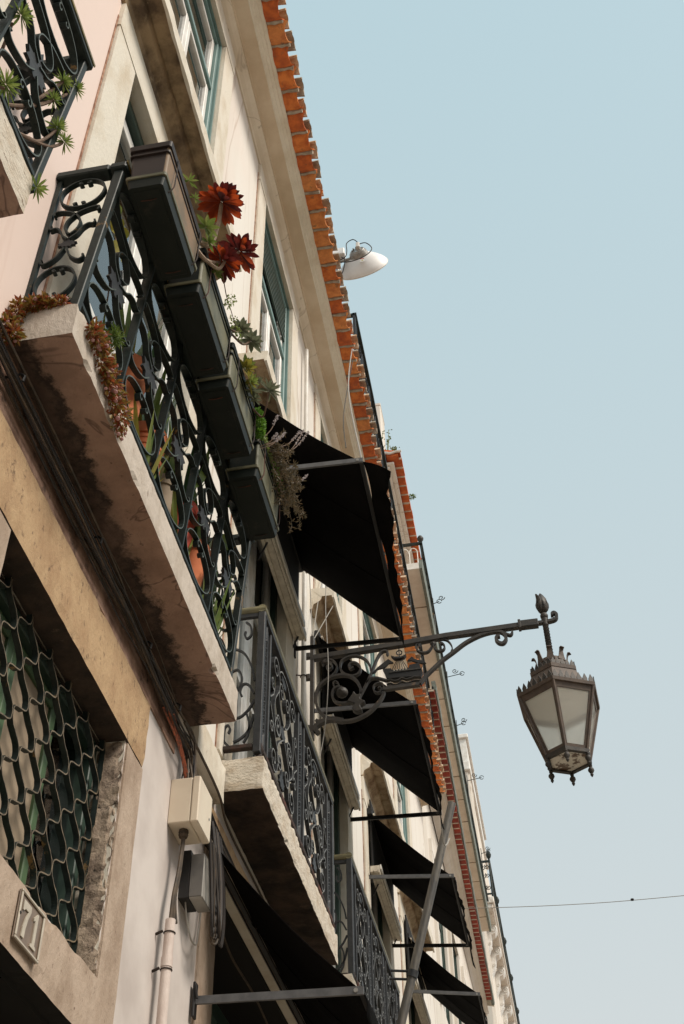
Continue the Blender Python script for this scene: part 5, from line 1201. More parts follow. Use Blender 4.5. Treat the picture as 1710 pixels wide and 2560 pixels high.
for z in (3.74, 3.59, 2.9):
    b = MB(); b.tube([(0.05+.0225*math.cos(a), 4.40+.0225*math.sin(a), z) for a in [k*.52 for k in range(13)]], .003, 6); b.tube([(0.0, 4.378, z-.01), (0.03, 4.375, z)], .006, 6); b.build('clip', IRON_RUST, pp, smooth=True)
for k in range(3):
    b = MB(); b.tube(smooth_path([(0.050+.008*k, 4.395+.014*k, 3.79), (0.052, 4.40+.014*k, 3.90), (0.055, 4.43+.010*k, 4.03), (0.056, 4.452+.006*k, 4.19)], 5), .0075, 7); b.build('riser_cable', CABLE_T, pp, smooth=True)
dp = thing('drain_pipe', 'white drain pipe on the wall to the left of the lamp bracket', 'pipe', (0.06, 6.97, 6))
b = MB(); b.tube([(0.05, 6.97, 5.0), (0.05, 6.97, 6.5), (0.05, 6.97, 8.3), (0.05, 6.97, 10.7)], .019, 12); b.build('pipe', PIPEW, dp, smooth=True)
for z in (5.9, 6.86, 8.0):
    b = MB(); b.tube([(0.05+.023*math.cos(a), 6.97+.023*math.sin(a), z) for a in [k*.52 for k in range(13)]], .005, 6); b.tube([(0, 6.94, z), (.03, 6.95, z)], .005, 6); b.build('clip', IRON_RUST, dp, smooth=True)
lp = thing('leaning_pole', 'thick steel flagpole leaning out from the wall across the awnings', 'pole', (0.1, 9.9, 5.5))
b = MB(); p0 = Vector((0.86, 9.9, 7.42)); p1 = Vector((0.294, 9.9, 5.476)); dirp = (p1-p0).normalized(); pe = p1+dirp*0.9
b.tube([p0, p0+dirp*.02, p1, pe], .037, 18); b.build('pole', POLE, lp, smooth=True)
b = MB(); b.tube([p0-dirp*.004, p0+dirp*.006], .030, 14); b.build('hollow_end', DARK, lp)
pc = Vector((0.245, 9.9, 5.846)); 
t_ = (pc.z-p0.z)/dirp.z; pc = p0+dirp*t_
b = MB(); b.tube([pc-dirp*.03, pc+dirp*.03], .046, 16); b.build('clamp', IRON_GREY, lp, smooth=True)
for dz in (.03, -.04):
    b = MB(); b.tube([(0.0, 9.86, pc.z+dz+.03), (pc.x-.03, 9.9, pc.z+dz)], .011, 8); b.build('stay', IRON_GREY, lp)
# rope ends and stay wires
cable('halyard', 'frayed cord hanging from the upper end of the leaning pole', [(0.80, 9.2, 6.86), (0.79, 9.35, 6.75), (0.80, 9.5, 6.78), (0.82, 9.75, 6.98)], .006, CABLE_G, cat='cord')
for k, L in enumerate(([(0.80, 5.1, 7.05), (0.62, 5.8, 8.6), (0.45, 7.23, 10.95)], [(0.70, 5.1, 7.2), (0.55, 6.0, 8.6), (0.43, 7.4, 11.0)])):
    cable('cord', ('longer', 'shorter')[k]+' thin cord running from the largest awning up to the roof terrace railing', L, .0055 if k == 0 else .0035, CABLE_G if k == 0 else CABLE, cat='cord', group='cords up to the roof terrace')
cable('service_wire', 'slack black wire dropping past the lamp bracket scrolls', [(0.20, 7.15, 8.1), (0.19, 7.12, 7.6), (0.22, 7.05, 6.9), (0.20, 6.9, 6.2), (0.12, 6.7, 5.7)], .0035, CABLE_G, cat='wire')
for k, L in enumerate(([(0.02, 7.22, 8.6), (0.05, 7.2, 7.9), (0.07, 7.2, 7.42)], [(0.06, 7.9, 8.75), (0.07, 7.5, 8.1), (0.07, 7.22, 7.42)], [(0.3, 8.1, 8.9), (0.2, 7.6, 8.1), (0.08, 7.22, 7.40)])):
    cable('lamp_feed', ('left', 'middle', 'right')[k]+' one of three thin feed wires fanning out above the lamp bracket', L, .004, CABLE_G, cat='wire', group='feed wires above the lamp bracket')
cable('street_wire', 'single thin wire stretched across the empty sky at the lower right', [(0.40, 13.6, 8.19), (1.8, 13.6, 8.10), (3.215, 13.6, 8.075), (7.0, 13.6, 8.10)], .0038, CABLE_G, cat='wire')
b = MB(); b.lathe([(.006, -.02), (.016, -.012), (.016, .012), (.006, .02)], (2.62, 13.6, 8.085), 8, ax=(1, 0, 0)); o = b.build('wire_bead', CABLE, None); tag(o, 'tiny black bead clipped on the wire across the sky', 'bead')

# ================================================================ DISH ANTENNA
da = thing('dish_antenna', 'white dish antenna with coiled black lead above the tiled eave', 'antenna', (0.5, 7.6, 12.6))
b = MB(); AX = Vector((0.14, 0.88, -0.25)).normalized(); hub = Vector((0.517, 7.50, 12.99))
b.lathe([(0.02, 0.0), (0.085, 0.004), (0.10, 0.02), (0.15, 0.042), (0.21, 0.085), (0.26, 0.130), (0.284, 0.163), (0.287, 0.176), (0.282, 0.180), (0.27, 0.170), (0.19, 0.095), (0.10, 0.045), (0.0, 0.03)], hub, 40, ax=AX); b.build('reflector', DISHW, da, smooth=True)
b = MB(); b.lathe([(0.289, 0.168), (0.293, 0.174), (0.289, 0.186), (0.0, 0.21)], hub, 40, ax=AX); b.build('radome', WHITEP, da, smooth=True)
b = MB(); b.lathe([(0.03, -0.045), (0.075, -0.045), (0.080, -0.035), (0.088, -0.032), (0.092, -0.02), (0.098, -0.018), (0.104, 0.0), (0.112, 0.026)], hub, 28, ax=AX); b.build('hub_ring', GALV, da, smooth=True)
b = MB()
bolts_ = True
for k in range(10):
    a = k*.628; q = hub+Vector((.062*math.cos(a), -.05, .062*math.sin(a))); b.tube([q, q+Vector((0, .02, 0))], .009, 6)
b.build('bolts', GALV, da)['kind'] = 'stuff'
b = MB(); b.box(0.505, 0.545, 7.40, 7.46, 12.98, 13.07, c=.006); b.build('feed_unit', PIPEW, da)
b = MB(); b.box(0.215, 0.365, 7.46, 7.58, 12.985, 13.105, c=.010); b.build('radio_box', DISHW, da)
b = MB(); b.tube([(0.275, 7.54, 11.3), (0.275, 7.54, 12.96)], .022, 10); b.tube([(0.275, 7.54, 12.93), (0.47, 7.52, 12.96)], .016, 8); b.box(.245, .305, 7.50, 7.58, 12.86, 12.97, c=.004); b.build('mount', GALV, da)
b = MB(); b.tube(smooth_path([(0.54, 7.42, 13.05), (0.62, 7.40, 13.02), (0.68, 7.42, 12.92), (0.60, 7.42, 12.80), (0.45, 7.44, 12.77), (0.32, 7.47, 12.83), (0.27, 7.5, 12.90)], 8), .0055, 6)
b.tube(smooth_path([(0.52, 7.42, 13.10), (0.47, 7.42, 13.16), (0.40, 7.42, 13.10), (0.40, 7.42, 12.95), (0.38, 7.43, 12.86), (0.30, 7.48, 12.88)], 8), .0055, 6)
b.tube(smooth_path([(0.33, 7.48, 12.94), (0.37, 7.45, 12.83), (0.34, 7.5, 12.70), (0.28, 7.55, 12.62)], 6), .0055, 6); b.build('coiled_lead', CABLE, da, smooth=True)
p = hub+AX*0.062+Vector((0.035, -.035, -.165)); b = MB(); b.box(p.x-.024, p.x+.024, p.y-.052, p.y-.047, p.z-.034, p.z+.034); st_ = b.build('sticker', WHITEP, da)
b = MB(); b.box(p.x-.022, p.x+.022, p.y-.0535, p.y-.0522, p.z+.020, p.z+.031); b.build('sticker_band', RED, st_)
b = MB(); b.prism([(-.011, -.012), (.011, -.012), (0, .010)], lambda u, v, w_: (p.x+u, w_, p.z+v), p.y-.0535, p.y-.0522); b.build('warning_triangle', YEL, st_)

# ================================================================ PLANTERS ON THE RAIL
def frustum(mb, x0, x1, y0, y1, z0, X0, X1, Y0, Y1, z1, r=.012, n=4):
    """tapered trough with rounded corners"""
    def rr(a0, a1, b0, b1, z):
        out = []
        for cx, cy, s0 in ((a1-r, b1-r, 0), (a0+r, b1-r, 1), (a0+r, b0+r, 2), (a1-r, b0+r, 3)):
            for k in range(n+1):
                a = (s0+k/n)*math.pi/2; out.append((cx+r*math.cos(a), cy+r*math.sin(a), z))
        return out
    A = rr(x0, x1, y0, y1, z0); B = rr(X0, X1, Y0, Y1, z1); m = len(A)
    mb.add(A+B, [(i, (i+1) % m, m+(i+1) % m, m+i) for i in range(m)]+[tuple(range(m-1, -1, -1)), tuple(range(m, 2*m))])
def planter(label, y0, y1, dz, bodym, trim, seed):
    rnd = random.Random(seed)
    t = thing('planter', label, 'planter', (0.325, (y0+y1)/2, 6.0+dz), 'dark green planter troughs hung along the balcony rail')
    z = 5.955+dz
    b = MB(); frustum(b, .258, .396, y0+.012, y1-.012, z, .250, .404, y0+.004, y1-.004, z+.048); b.build('drip_tray', PLASTIC, t, smooth=False)
    b = MB(); frustum(b, .245, .409, y0-.001, y1+.001, z+.049, .243, .411, y0-.003, y1+.003, z+.062); b.build('tray_lip', trim, t)
    b = MB(); b.box(.275, .379, y0+.03, y1-.03, z-.004, z-.0005, c=.0015); b.build('base_panel', PLASTIC, t)
    b = MB(); frustum(b, .256, .401, y0+.016, y1-.016, z+.063, .247, .406, y0+.006, y1-.006, z+.262)
    b.mi = [1 if len(f) == 4 and all(b.v[i][0] > .385 for i in f) else 0 for f in b.f]  # front faces take a lighter colour, painting in the light they catch
    b.build('trough', [PLASTIC_BRN if bodym is PLASTIC_TAN else PLASTIC, bodym], t)
    b = MB(); frustum(b, .243, .409, y0-.001, y1+.001, z+.225, .242, .410, y0-.002, y1+.002, z+.232); b.build('rib', PLASTIC_BRN if bodym is PLASTIC_TAN else PLASTIC, t)
    b = MB(); frustum(b, .240, .412, y0-.004, y1+.004, z+.263, .236, .416, y0-.008, y1+.008, z+.290); b.build('rim', PLASTIC if bodym is not PLASTIC_TAN else PLASTIC_BRN, t)
    b = MB(); b.box(.250, .402, y0+.008, y1-.008, z+.2905, z+.2965); b.build('soil', SOIL, t)
    hk = None
    for y in (y0+.07, y1-.05):
        b = MB(); b.tube(smooth_path([(.195, y, 6.165+.006), (.232, y, 6.172), (.245, y, z+.24), (.25, y, z+.04), (.33, y, z-.008), (.412, y, z+.04), (.418, y+.01, z+.15), (.418, y+.012, z+.28)], 4), .0028, 6)
        b.build('wire_hook', IRON_RUST, t, smooth=True)
    return t
planter('nearest planter, brown, holding the maroon rosettes', 2.385, 2.845, 0.0, PLASTIC_TAN, PLASTIC_OLV, 1)
planter('second planter from the near end, with a thin vine trailing over its rim', 2.935, 3.405, 0.02, PLASTIC_OLV, PLASTIC_OLV, 2)
planter('third planter from the near end, with a yellow green rosette in its corner', 3.475, 3.935, 0.01, PLASTIC_OLV, PLASTIC_OLV, 3)
planter('farthest planter, overflowing with lavender and dry brown rosemary', 4.06, 4.53, 0.0, PLASTIC_OLV, PLASTIC_OLV, 4)

# ================================================================ PLANTS
def leaf_mb(L, W, fold=.18, curl=.0, tip=.5, n=5, th=0):
    mb = MB(); vs = []; 
    for i in range(n+1):
        t = i/n; w = W*(math.sin(math.pi*min(1, t**tip*0.92+.06)))*.5 if i < n else .0005
        z = curl*L*t*t
        vs += [(-w, L*t, z+fold*w*1.2), (0, L*t, z), (w, L*t, z+fold*w*1.2)]
    fs = []
    for i in range(n):
        for j in range(2): fs.append((i*3+j, i*3+j+1, (i+1)*3+j+1, (i+1)*3+j))
    return mb.add(vs, fs)
def basis(pos, d, up):
    d = Vector(d).normalized(); up = Vector(up); z = up-d*up.dot(d)
    if z.length < 1e-4: z = d.orthogonal()
    z.normalize(); x = d.cross(z)
    return Matrix(((x.x, d.x, z.x, pos[0]), (x.y, d.y, z.y, pos[1]), (x.z, d.z, z.z, pos[2]), (0, 0, 0, 1)))
LEAFCACHE = {}
def put_leaf(parent, pos, d, up, m, key, maker, scale=1.0, name='leaf'):
    wl = Vector(parent['wl']); k = (key, m.name)
    if k not in LEAFCACHE:
        o = maker().build(name, m, None, smooth=True); o.parent = parent; LEAFCACHE[k] = o
    else: o = copy_part(LEAFCACHE[k], parent)
    M = basis(Vector(pos)-wl, d, up) @ Matrix.Scale(scale, 4)
    o.matrix_local = M
    return o
def ball_rosette(parent, c, ax, r, n, mats, key, maker, rnd, lo=-25, hi=80):
    ax = Vector(ax).normalized(); A = ax.orthogonal().normalized(); B = ax.cross(A); c = Vector(c)
    for i in range(n):
        t = i/(n-1); el = R(lo+(hi-lo)*t+rnd.uniform(-8, 8)); a = i*2.39996+rnd.uniform(-.2, .2)
        d = (A*math.cos(a)+B*math.sin(a))*math.cos(el)+ax*math.sin(el)
        m = mats[0] if (t > .36 or rnd.random() < .28) else mats[-1]
        put_leaf(parent, c+d*r*.06, d, ax, m, key, maker, scale=r*(1.0-.35*t)*rnd.uniform(.88, 1.12))
def stemtube(parent, pts, r0, r1, m=STEM, sub=5):
    P = smooth_path(pts, sub); b = MB(); n = len(P); b.tube(P, [r0+(r1-r0)*i/(n-1) for i in range(n)], 7); return b.build('stem', m, parent, smooth=True)
rnd = random.Random(21)
paddle = lambda: leaf_mb(1.0, .30, .25, .12, tip=1.9, n=8)
ae = thing('aeonium_plant', 'maroon aeonium with three big rosettes leaning out over the nearest planter', 'plant', (.40, 2.85, 6.25))
stemtube(ae, [(.36, 2.80, 6.22), (.42, 2.93, 6.30), (.455, 2.92, 6.42), (.475, 2.885, 6.55)], .011, .009, STEM_PALE)
stemtube(ae, [(.36, 2.80, 6.22), (.41, 2.93, 6.20), (.45, 3.06, 6.36), (.475, 3.19, 6.62)], .011, .008, STEM_PALE)
stemtube(ae, [(.41, 2.95, 6.22), (.45, 3.0, 6.22), (.47, 3.02, 6.30)], .009, .007, STEM_PALE)
ball_rosette(ae, (.478, 2.875, 6.555), (.25, -.10, 1), .112, 78, (L_RED, L_RED2), 'pad', paddle, rnd, -40, 72)
ball_rosette(ae, (.478, 3.195, 6.635), (.35, .1, 1), .104, 62, (L_RED, L_RED2), 'pad', paddle, rnd, -38, 66)
ball_rosette(ae, (.462, 3.02, 6.31), (.30, .0, 1), .094, 58, (L_RED, L_RED2), 'pad', paddle, rnd, -38, 66)
spear = lambda: leaf_mb(1.0, .26, .3, .06, tip=.8, n=4)
fat = lambda: leaf_mb(1.0, .42, .35, .12, tip=.9, n=5)
def small_plant(name, label, spots, m, maker, key, n, stems=None, cat='plant', lo=-15, hi=78, group=None):
    t = thing(name, label, cat, spots[0][0], group)
    for c, r, ax in spots: ball_rosette(t, c, ax, r, n, m, key, maker, rnd, lo, hi)
    for s_ in (stems or []): stemtube(t, s_, .006, .004)
    return t
small_plant('green_sprig', 'small lime green sprig at the near end of the brown planter', [((.42, 2.60, 6.31), .045, (.2, 0, 1)), ((.43, 2.66, 6.27), .03, (.4, 0, 1))], (L_LIME, L_GRN), spear, 'sp', 14)
small_plant('green_succulent', 'fresh green succulent tufts below the maroon rosettes', [((.425, 2.86, 6.34), .065, (.3, 0, 1)), ((.43, 2.89, 6.27), .05, (.6, .1, .6)), ((.43, 3.03, 6.24), .045, (.5, 0, 1))], (L_LIME, L_GRN), fat, 'ft', 16)
small_plant('grey_succulent', 'grey green succulent rosettes above the gap between two planters', [((.445, 3.45, 6.335), .062, (.2, .0, 1)), ((.465, 3.555, 6.375), .070, (.4, .1, 1))], (L_GREY, L_GREY), fat, 'ft', 26,
            [[(.40, 3.38, 6.27), (.43, 3.42, 6.28), (.445, 3.45, 6.33)], [(.40, 3.38, 6.26), (.44, 3.50, 6.29), (.465, 3.55, 6.37)]])
small_plant('yellow_succulent', 'yellow green rosette in the near corner of the third planter', [((.425, 3.64, 6.275), .072, (.4, -.1, 1)), ((.44, 3.665, 6.205), .062, (.8, .1, .2))], (L_LIME, L_YEL), fat, 'ft', 24)
small_plant('silver_succulent', 'silvery rosette on a bent bare stem leaning out of the third planter', [((.50, 3.825, 6.30), .072, (.6, .0, 1)), ((.435, 3.745, 6.22), .055, (.4, 0, 1)), ((.44, 3.77, 6.19), .045, (.6, .2, .6)), ((.455, 3.80, 6.355), .03, (.3, 0, 1))], (L_GREY, L_GREY), spear, 'sp', 26,
            [[(.40, 3.86, 6.25), (.45, 3.90, 6.20), (.48, 3.86, 6.22), (.50, 3.828, 6.29)]])
def stuffball(parent, spots, m, leaf_len, n, name='foliage', w=.4, drop=0.0, flat=False):
    b = MB()
    for c, r in spots:
        for i in range(n):
            d = Vector((rnd.gauss(0, 1), rnd.gauss(0, 1), rnd.gauss(0, 1)-drop)).normalized(); p = Vector(c)+Vector((d.x*r[0], d.y*r[1], d.z*r[2]))*rnd.uniform(.35, 1)
            M = basis(p, (d+Vector((rnd.gauss(0, .5), rnd.gauss(0, .5), rnd.gauss(0, .4)-drop*.5))).normalized(), Vector((rnd.gauss(0, 1), rnd.gauss(0, 1), rnd.gauss(.6, 1))))
            L = leaf_len*rnd.uniform(.7, 1.3); vs = [(0, 0, 0), (-w*L*.5, L*.5, .1*L), (0, L, 0), (w*L*.5, L*.5, .1*L)]
            b.add([M @ Vector(v) for v in vs], [(0, 1, 2), (0, 2, 3)])
    o = b.build(name, m, parent); o['kind'] = 'stuff'; return o
t = thing('moss_clump', 'vivid green curly clump at the far end of the third planter', 'plant', (.43, 3.95, 6.2)); stuffball(t, [((.425, 3.93, 6.25), (.022, .03, .03)), ((.435, 3.95, 6.20), (.02, .03, .035)), ((.43, 3.965, 6.15), (.018, .025, .03))], L_MOSS, .014, 240, w=.9)
t = thing('moss_edging', 'lime green moss along the outer rim of the farthest planter', 'plant', (.41, 4.3, 6.25))
stuffball(t, [((.410+.006*math.sin(k), 4.06+k*.026, 6.255), (.018, .02, .016)) for k in range(18)], L_LIME, .015, 46, w=.5)
stuffball(t, [((.425, 4.30+k*.03, 6.245), (.018, .02, .025)) for k in range(7)], L_MOSS, .016, 50, w=.5)
lav = thing('lavender', 'thin lavender stalks with pale flower spikes leaning out of the farthest planter', 'plant', (.43, 4.2, 6.25))
for base, tip in (((.42, 4.00, 6.12), (.50, 4.035, 6.33)), ((.42, 4.02, 6.10), (.50, 4.03, 6.19)), ((.425, 4.16, 6.25), (.505, 4.54, 6.76)), ((.425, 4.19, 6.25), (.50, 4.79, 7.03)), ((.42, 4.24, 6.25), (.50, 4.66, 6.90)), ((.42, 4.05, 6.12), (.495, 4.10, 6.24)), ((.43, 4.10, 6.2), (.50, 4.20, 6.38)), ((.43, 4.45, 6.3), (.50, 4.78, 6.66))):
    b0, b1 = Vector(base), Vector(tip); mid = (b0+b1)/2+Vector((.012, 0, -.03*(b1-b0).length/.4))
    stemtube(lav, [b0, mid, b1], .0026, .002, STEM)
    P = smooth_path([b0, mid, b1], 8); fl = MB()
    for q in P[int(len(P)*.70):]:
        for k in range(7):
            d = Vector((rnd.gauss(0, 1), rnd.gauss(0, 1), rnd.gauss(0, 1))).normalized()*rnd.uniform(.003, .009); c_ = q+d; e = rnd.uniform(.0028, .0048)
            fl.add([c_+Vector((e, 0, 0)), c_-Vector((e, 0, 0)), c_+Vector((0, e, 0)), c_-Vector((0, e, 0)), c_+Vector((0, 0, e*1.6)), c_-Vector((0, 0, e*1.4))], [(0, 2, 4), (2, 1, 4), (1, 3, 4), (3, 0, 4), (2, 0, 5), (1, 2, 5), (3, 1, 5), (0, 3, 5)])
    fl.build('flower_spike', WHITEF, lav)['kind'] = 'stuff'
rs = thing('rosemary', 'drooping brown rosemary hanging over the outer side of the farthest planter', 'plant', (.44, 4.5, 6.25))
rb_ = MB()
for i in range(70):
    y = rnd.uniform(4.20, 4.56); p = Vector((.39, y, 6.25)); out = rnd.uniform(.03, .12); drp = rnd.uniform(-.15, .20)
    q1 = p+Vector((out*.6, rnd.uniform(-.02, .05), .035)); q2 = p+Vector((out, rnd.uniform(-.03, .12), .02-drp*.6)); q3 = q2+Vector((rnd.uniform(-.01, .02), rnd.uniform(-.02, .05), -drp*.5+.01))
    P = smooth_path([p, q1, q2, q3], 4); rb_.tube(P, .0016, 4)
    for q in P[3:]:
        for k in range(4):
            d = Vector((rnd.gauss(0, 1), rnd.gauss(0, 1), rnd.gauss(.1, .8))).normalized(); M = basis(q, d, (rnd.gauss(0, 1), rnd.gauss(0, 1), 1)); L = rnd.uniform(.018, .032); w = .0032
            rb_.add([M @ Vector(v) for v in ((0, 0, 0), (-w, L*.5, .001), (0, L, 0), (w, L*.5, .001))], [(0, 1, 2), (0, 2, 3)])
o = rb_.build('foliage', L_ROSE, rs); o['kind'] = 'stuff'
vine = thing('trailing_vine', 'wiry vine with tiny lime leaflets trailing from the second planter', 'plant', (.42, 3.0, 6.25))
stemtube(vine, [(.40, 2.97, 6.27), (.44, 2.98, 6.36), (.455, 3.02, 6.28), (.46, 3.06, 6.22), (.462, 3.12, 6.17), (.465, 3.20, 6.16), (.466, 3.28, 6.15)], .0032, .0016)
stuffball(vine, [((.464, 3.19, 6.24), (.02, .03, .03)), ((.462, 3.15, 6.15), (.012, .02, .02)), ((.44, 3.33, 6.26), (.018, .04, .035)), ((.45, 3.38, 6.24), (.012, .03, .03))], L_LIME, .011, 42, w=.8)

# sedum mats spilling over the slab
def sedum(label, spots, loc, nfl):
    t = thing('sedum', label, 'plant', loc)
    stuffball(t, spots, L_SED, .024, 90, name='red_foliage', w=.42, drop=.4); stuffball(t, spots, L_SEDG, .026, 70, name='olive_foliage', w=.5, drop=.3)
    fl = MB()
    for i in range(nfl):
        c, r = rnd.choice(spots); d = Vector((rnd.uniform(.1, 1), rnd.gauss(0, .8), rnd.gauss(-.1, .8))).normalized(); p = Vector(c)+Vector((d.x*r[0], d.y*r[1], d.z*r[2]))*1.15; e = rnd.uniform(.006, .0095)
        fl.lathe([(0, -e), (e*.8, -e*.5), (e, 0), (e*.8, e*.5), (0, e)], p, 6)
    o = fl.build('flower_heads', PINKF, t, smooth=True); o['kind'] = 'stuff'
    return t
sedum('reddish sedum with pink flower beads hanging over the front edge of the stained slab', [((.256, 2.36+.055*k, 4.965+.012*math.sin(k*2)-.014*max(0, k-1)), (.026, .045, .05+.008*k)) for k in range(7)], (.25, 2.5, 4.95), 34)
sedum('dark reddish sedum with pink buds drooping from the near end of the stained slab', [((.03, 2.225, 4.96), (.022, .022, .05)), ((.02, 2.21, 4.88), (.022, .022, .06)), ((.045, 2.22, 4.82), (.02, .02, .035)), ((.08, 2.24, 5.0), (.03, .03, .03)), ((.12, 2.25, 5.005), (.03, .03, .022)), ((.16, 2.255, 5.005), (.03, .03, .018))], (.06, 2.22, 4.95), 22)
# pots behind the railing
def pot(label, x, y, r, h, m, z=5.127, ribs=0, tap=.72):
    t = thing('flower_pot', label, 'flower pot', (x, y, z), 'flower pots on the balcony floor')
    prof = [(r*tap*.96, 0)]
    if ribs:
        for k in range(ribs):
            a = (k+.15)/ribs; c_ = (k+.85)/ribs
            prof += [(r*(tap+(1-tap)*a*.9), h*.82*a), (r*(tap+(1-tap)*a*.9)+.004, h*.82*(a+.1/ribs)), (r*(tap+(1-tap)*c_*.9)+.004, h*.82*c_-.003), (r*(tap+(1-tap)*c_*.9), h*.82*c_)]
    prof += [(r*.95, h*.82)]
    b = MB(); b.lathe(prof, (x, y, z), 26); b.build('body', m, t, smooth=True)
    b = MB(); b.lathe([(r*.95, h*.821), (r*1.05, h*.83), (r*1.07, h*.97), (r*1.03, h), (r*.93, h), (r*.92, h*.94), (0, h*.93)], (x, y, z), 26); b.build('rim', m, t, smooth=True)
    return t
shf = thing('plant_shelf', 'narrow dark plank shelf carrying the row of clay pots behind the railing', 'shelf', (.09, 3.5, 5.0))
b = MB(); b.box(.005, .170, 2.84, 4.16, 5.105, 5.125, c=.003); b.build('board', GREEN_DK, shf)
lgp = None
for y in (2.88, 3.5, 4.12):
    for x in (.02, .155):
        if lgp is None: b = MB(); b.box(x-.009, x+.009, y-.009, y+.009, 4.986, 5.104); lgp = (b.build('leg', GREEN_DK, shf), x, y)
        else: copy_part(lgp[0], shf, loc=(x-lgp[1], y-lgp[2], 0))
pot('plain orange clay pot nearest the near end of the stained balcony', .095, 3.02, .094, .47, CLAY)
pot('ribbed orange clay pot behind the balcony scrolls', .095, 3.32, .092, .37, CLAY, ribs=9)
pot('small beige clay pot between the ribbed one and the red one', .10, 3.58, .072, .33, BOARD)
pot('bright red glazed pot behind the balcony scrolls', .10, 3.82, .088, .41, CLAY_RED)
pot('tapered orange clay pot farthest along the stained balcony', .11, 4.05, .080, .36, CLAY, tap=.5)
strap = lambda: leaf_mb(1.0, .075, .3, .05, tip=.75, n=7)
broad = lambda: leaf_mb(1.0, .17, .35, -.10, tip=.8, n=7)
def straps(label, x, y, z, n, L, m, key, maker, spread=.35, name='snake_plant'):
    t = thing(name, label, 'plant', (x, y, z))
    for i in range(n):
        a = rnd.uniform(0, 6.28); d = Vector((math.cos(a)*spread*rnd.uniform(.2, 1)*.5, math.sin(a)*spread*rnd.uniform(.3, 1.3), 1)); mm = m if isinstance(m, tuple) else (m,)
        put_leaf(t, (x+.02*math.cos(a), y+.03*math.sin(a), z), d, (math.cos(a), math.sin(a), .2), rnd.choice(mm), key, maker, scale=L*rnd.uniform(.6, 1.1))
    return t
straps('snake plant with yellow edged leaves in the plain orange pot', .095, 3.02, 5.56, 12, .55, (L_DEEP, L_YEL, L_GRN), 'st', strap)
straps('strap leaved plant in the ribbed clay pot', .095, 3.32, 5.46, 13, .50, (L_GRN, L_YEL, L_DEEP), 'st', strap, .55)
straps('dark strap leaved plant in the red pot', .10, 3.82, 5.50, 14, .62, (L_DEEP, L_DEEP, L_GRN), 'st', strap, .5)
straps('bushy green plant in the tapered clay pot', .11, 4.05, 5.44, 14, .40, (L_GRN, L_DEEP), 'br', broad, .9, name='leafy_plant')
straps('short pale leaved plant in the beige pot', .10, 3.58, 5.42, 10, .30, (L_LIME, L_GRN), 'br', broad, .8, name='leafy_plant')
straps('yellow green strap leaves crowding the railing near the plain orange pot',   .07, 2.86, 5.0, 18, .56, (L_YEL, L_GRN, L_LIME), 'st', strap, .45, name='strap_plant')
straps('tall dark blades between the ribbed pot and the red pot', .05, 3.46, 5.13, 16, .70, (L_DEEP, L_GRN, L_YEL), 'st', strap, .40, name='strap_plant')
straps('loose green blades at the far end of the stained balcony', .12, 4.28, 5.0, 18, .56, (L_GRN, L_LIME, L_DEEP), 'st', strap, .60, name='strap_plant')
straps('low yellow green tuft at the foot of the railing in front of the orange pots', .165, 3.17, 4.99, 14, .40, (L_YEL, L_LIME, L_GRN), 'st', strap, .7, name='strap_plant')
straps('low green tuft at the foot of the railing in front of the red pot', .165, 3.68, 4.99, 14, .42, (L_GRN, L_LIME, L_YEL), 'st', strap, .7, name='strap_plant')
bl = thing('broad_leaf_plant', 'long broad dark green leaves reaching out through the far end of the railing', 'plant', (.14, 4.2, 5.3))
for p, q, s_ in (((.20, 4.02, 5.735), (.30, 4.42, 6.35), .62), ((.20, 4.076, 5.584), (.25, 4.47, 5.80), .5), ((.22, 3.66, 5.50), (.27, 3.80, 5.93), .46), ((.12, 4.25, 5.2), (.16, 4.40, 5.7), .5), ((.12, 4.25, 5.2), (.2, 4.3, 5.62), .45), ((.12, 4.25, 5.2), (.12, 4.12, 5.6), .45)):
    p = Vector(p); q = Vector(q); put_leaf(bl, p, q-p, (1, 0, -.35), L_DEEP if s_ > .5 else L_GRN, 'br', broad, scale=(q-p).length)
stemtube(bl, [(.12, 4.25, 5.05), (.15, 4.12, 5.5), (.20, 4.03, 5.73)], .006, .004); stemtube(bl, [(.12, 4.25, 5.05), (.16, 4.15, 5.35), (.20, 4.08, 5.58)], .006, .004)
ca = thing('spiky_cactus', 'small round bright green spiky plant at the near corner of the stained balcony', 'plant', (.22, 2.585, 5.23)); stuffball(ca, [((.222, 2.585, 5.232), (.028, .03, .032))], L_GRN, .026, 260, w=.22)
ye = thing('pelargonium', 'yellowing leaves between the railing and the balcony door', 'plant', (.10, 2.65, 6.0))
stemtube(ye, [(.10, 2.72, 5.40), (.10, 2.70, 5.8), (.10, 2.66, 6.16)], .004, .003)
disc = lambda: leaf_mb(1.0, 1.0, .2, .1, tip=1.0, n=6)
for c, s_ in (((.10, 2.60, 6.12), .085), ((.10, 2.65, 6.19), .07), ((.10, 2.72, 6.10), .08), ((.10, 2.66, 5.95), .075), ((.10, 2.76, 6.02), .06), ((.11, 2.60, 6.02), .06)):
    put_leaf(ye, c, (rnd.uniform(-.2, .2), rnd.uniform(-1, 1), rnd.uniform(-.6, .6)), (1, -.5, -.6), rnd.choice((L_YEL, L_YEL, L_LIME)), 'di', disc, scale=s_)
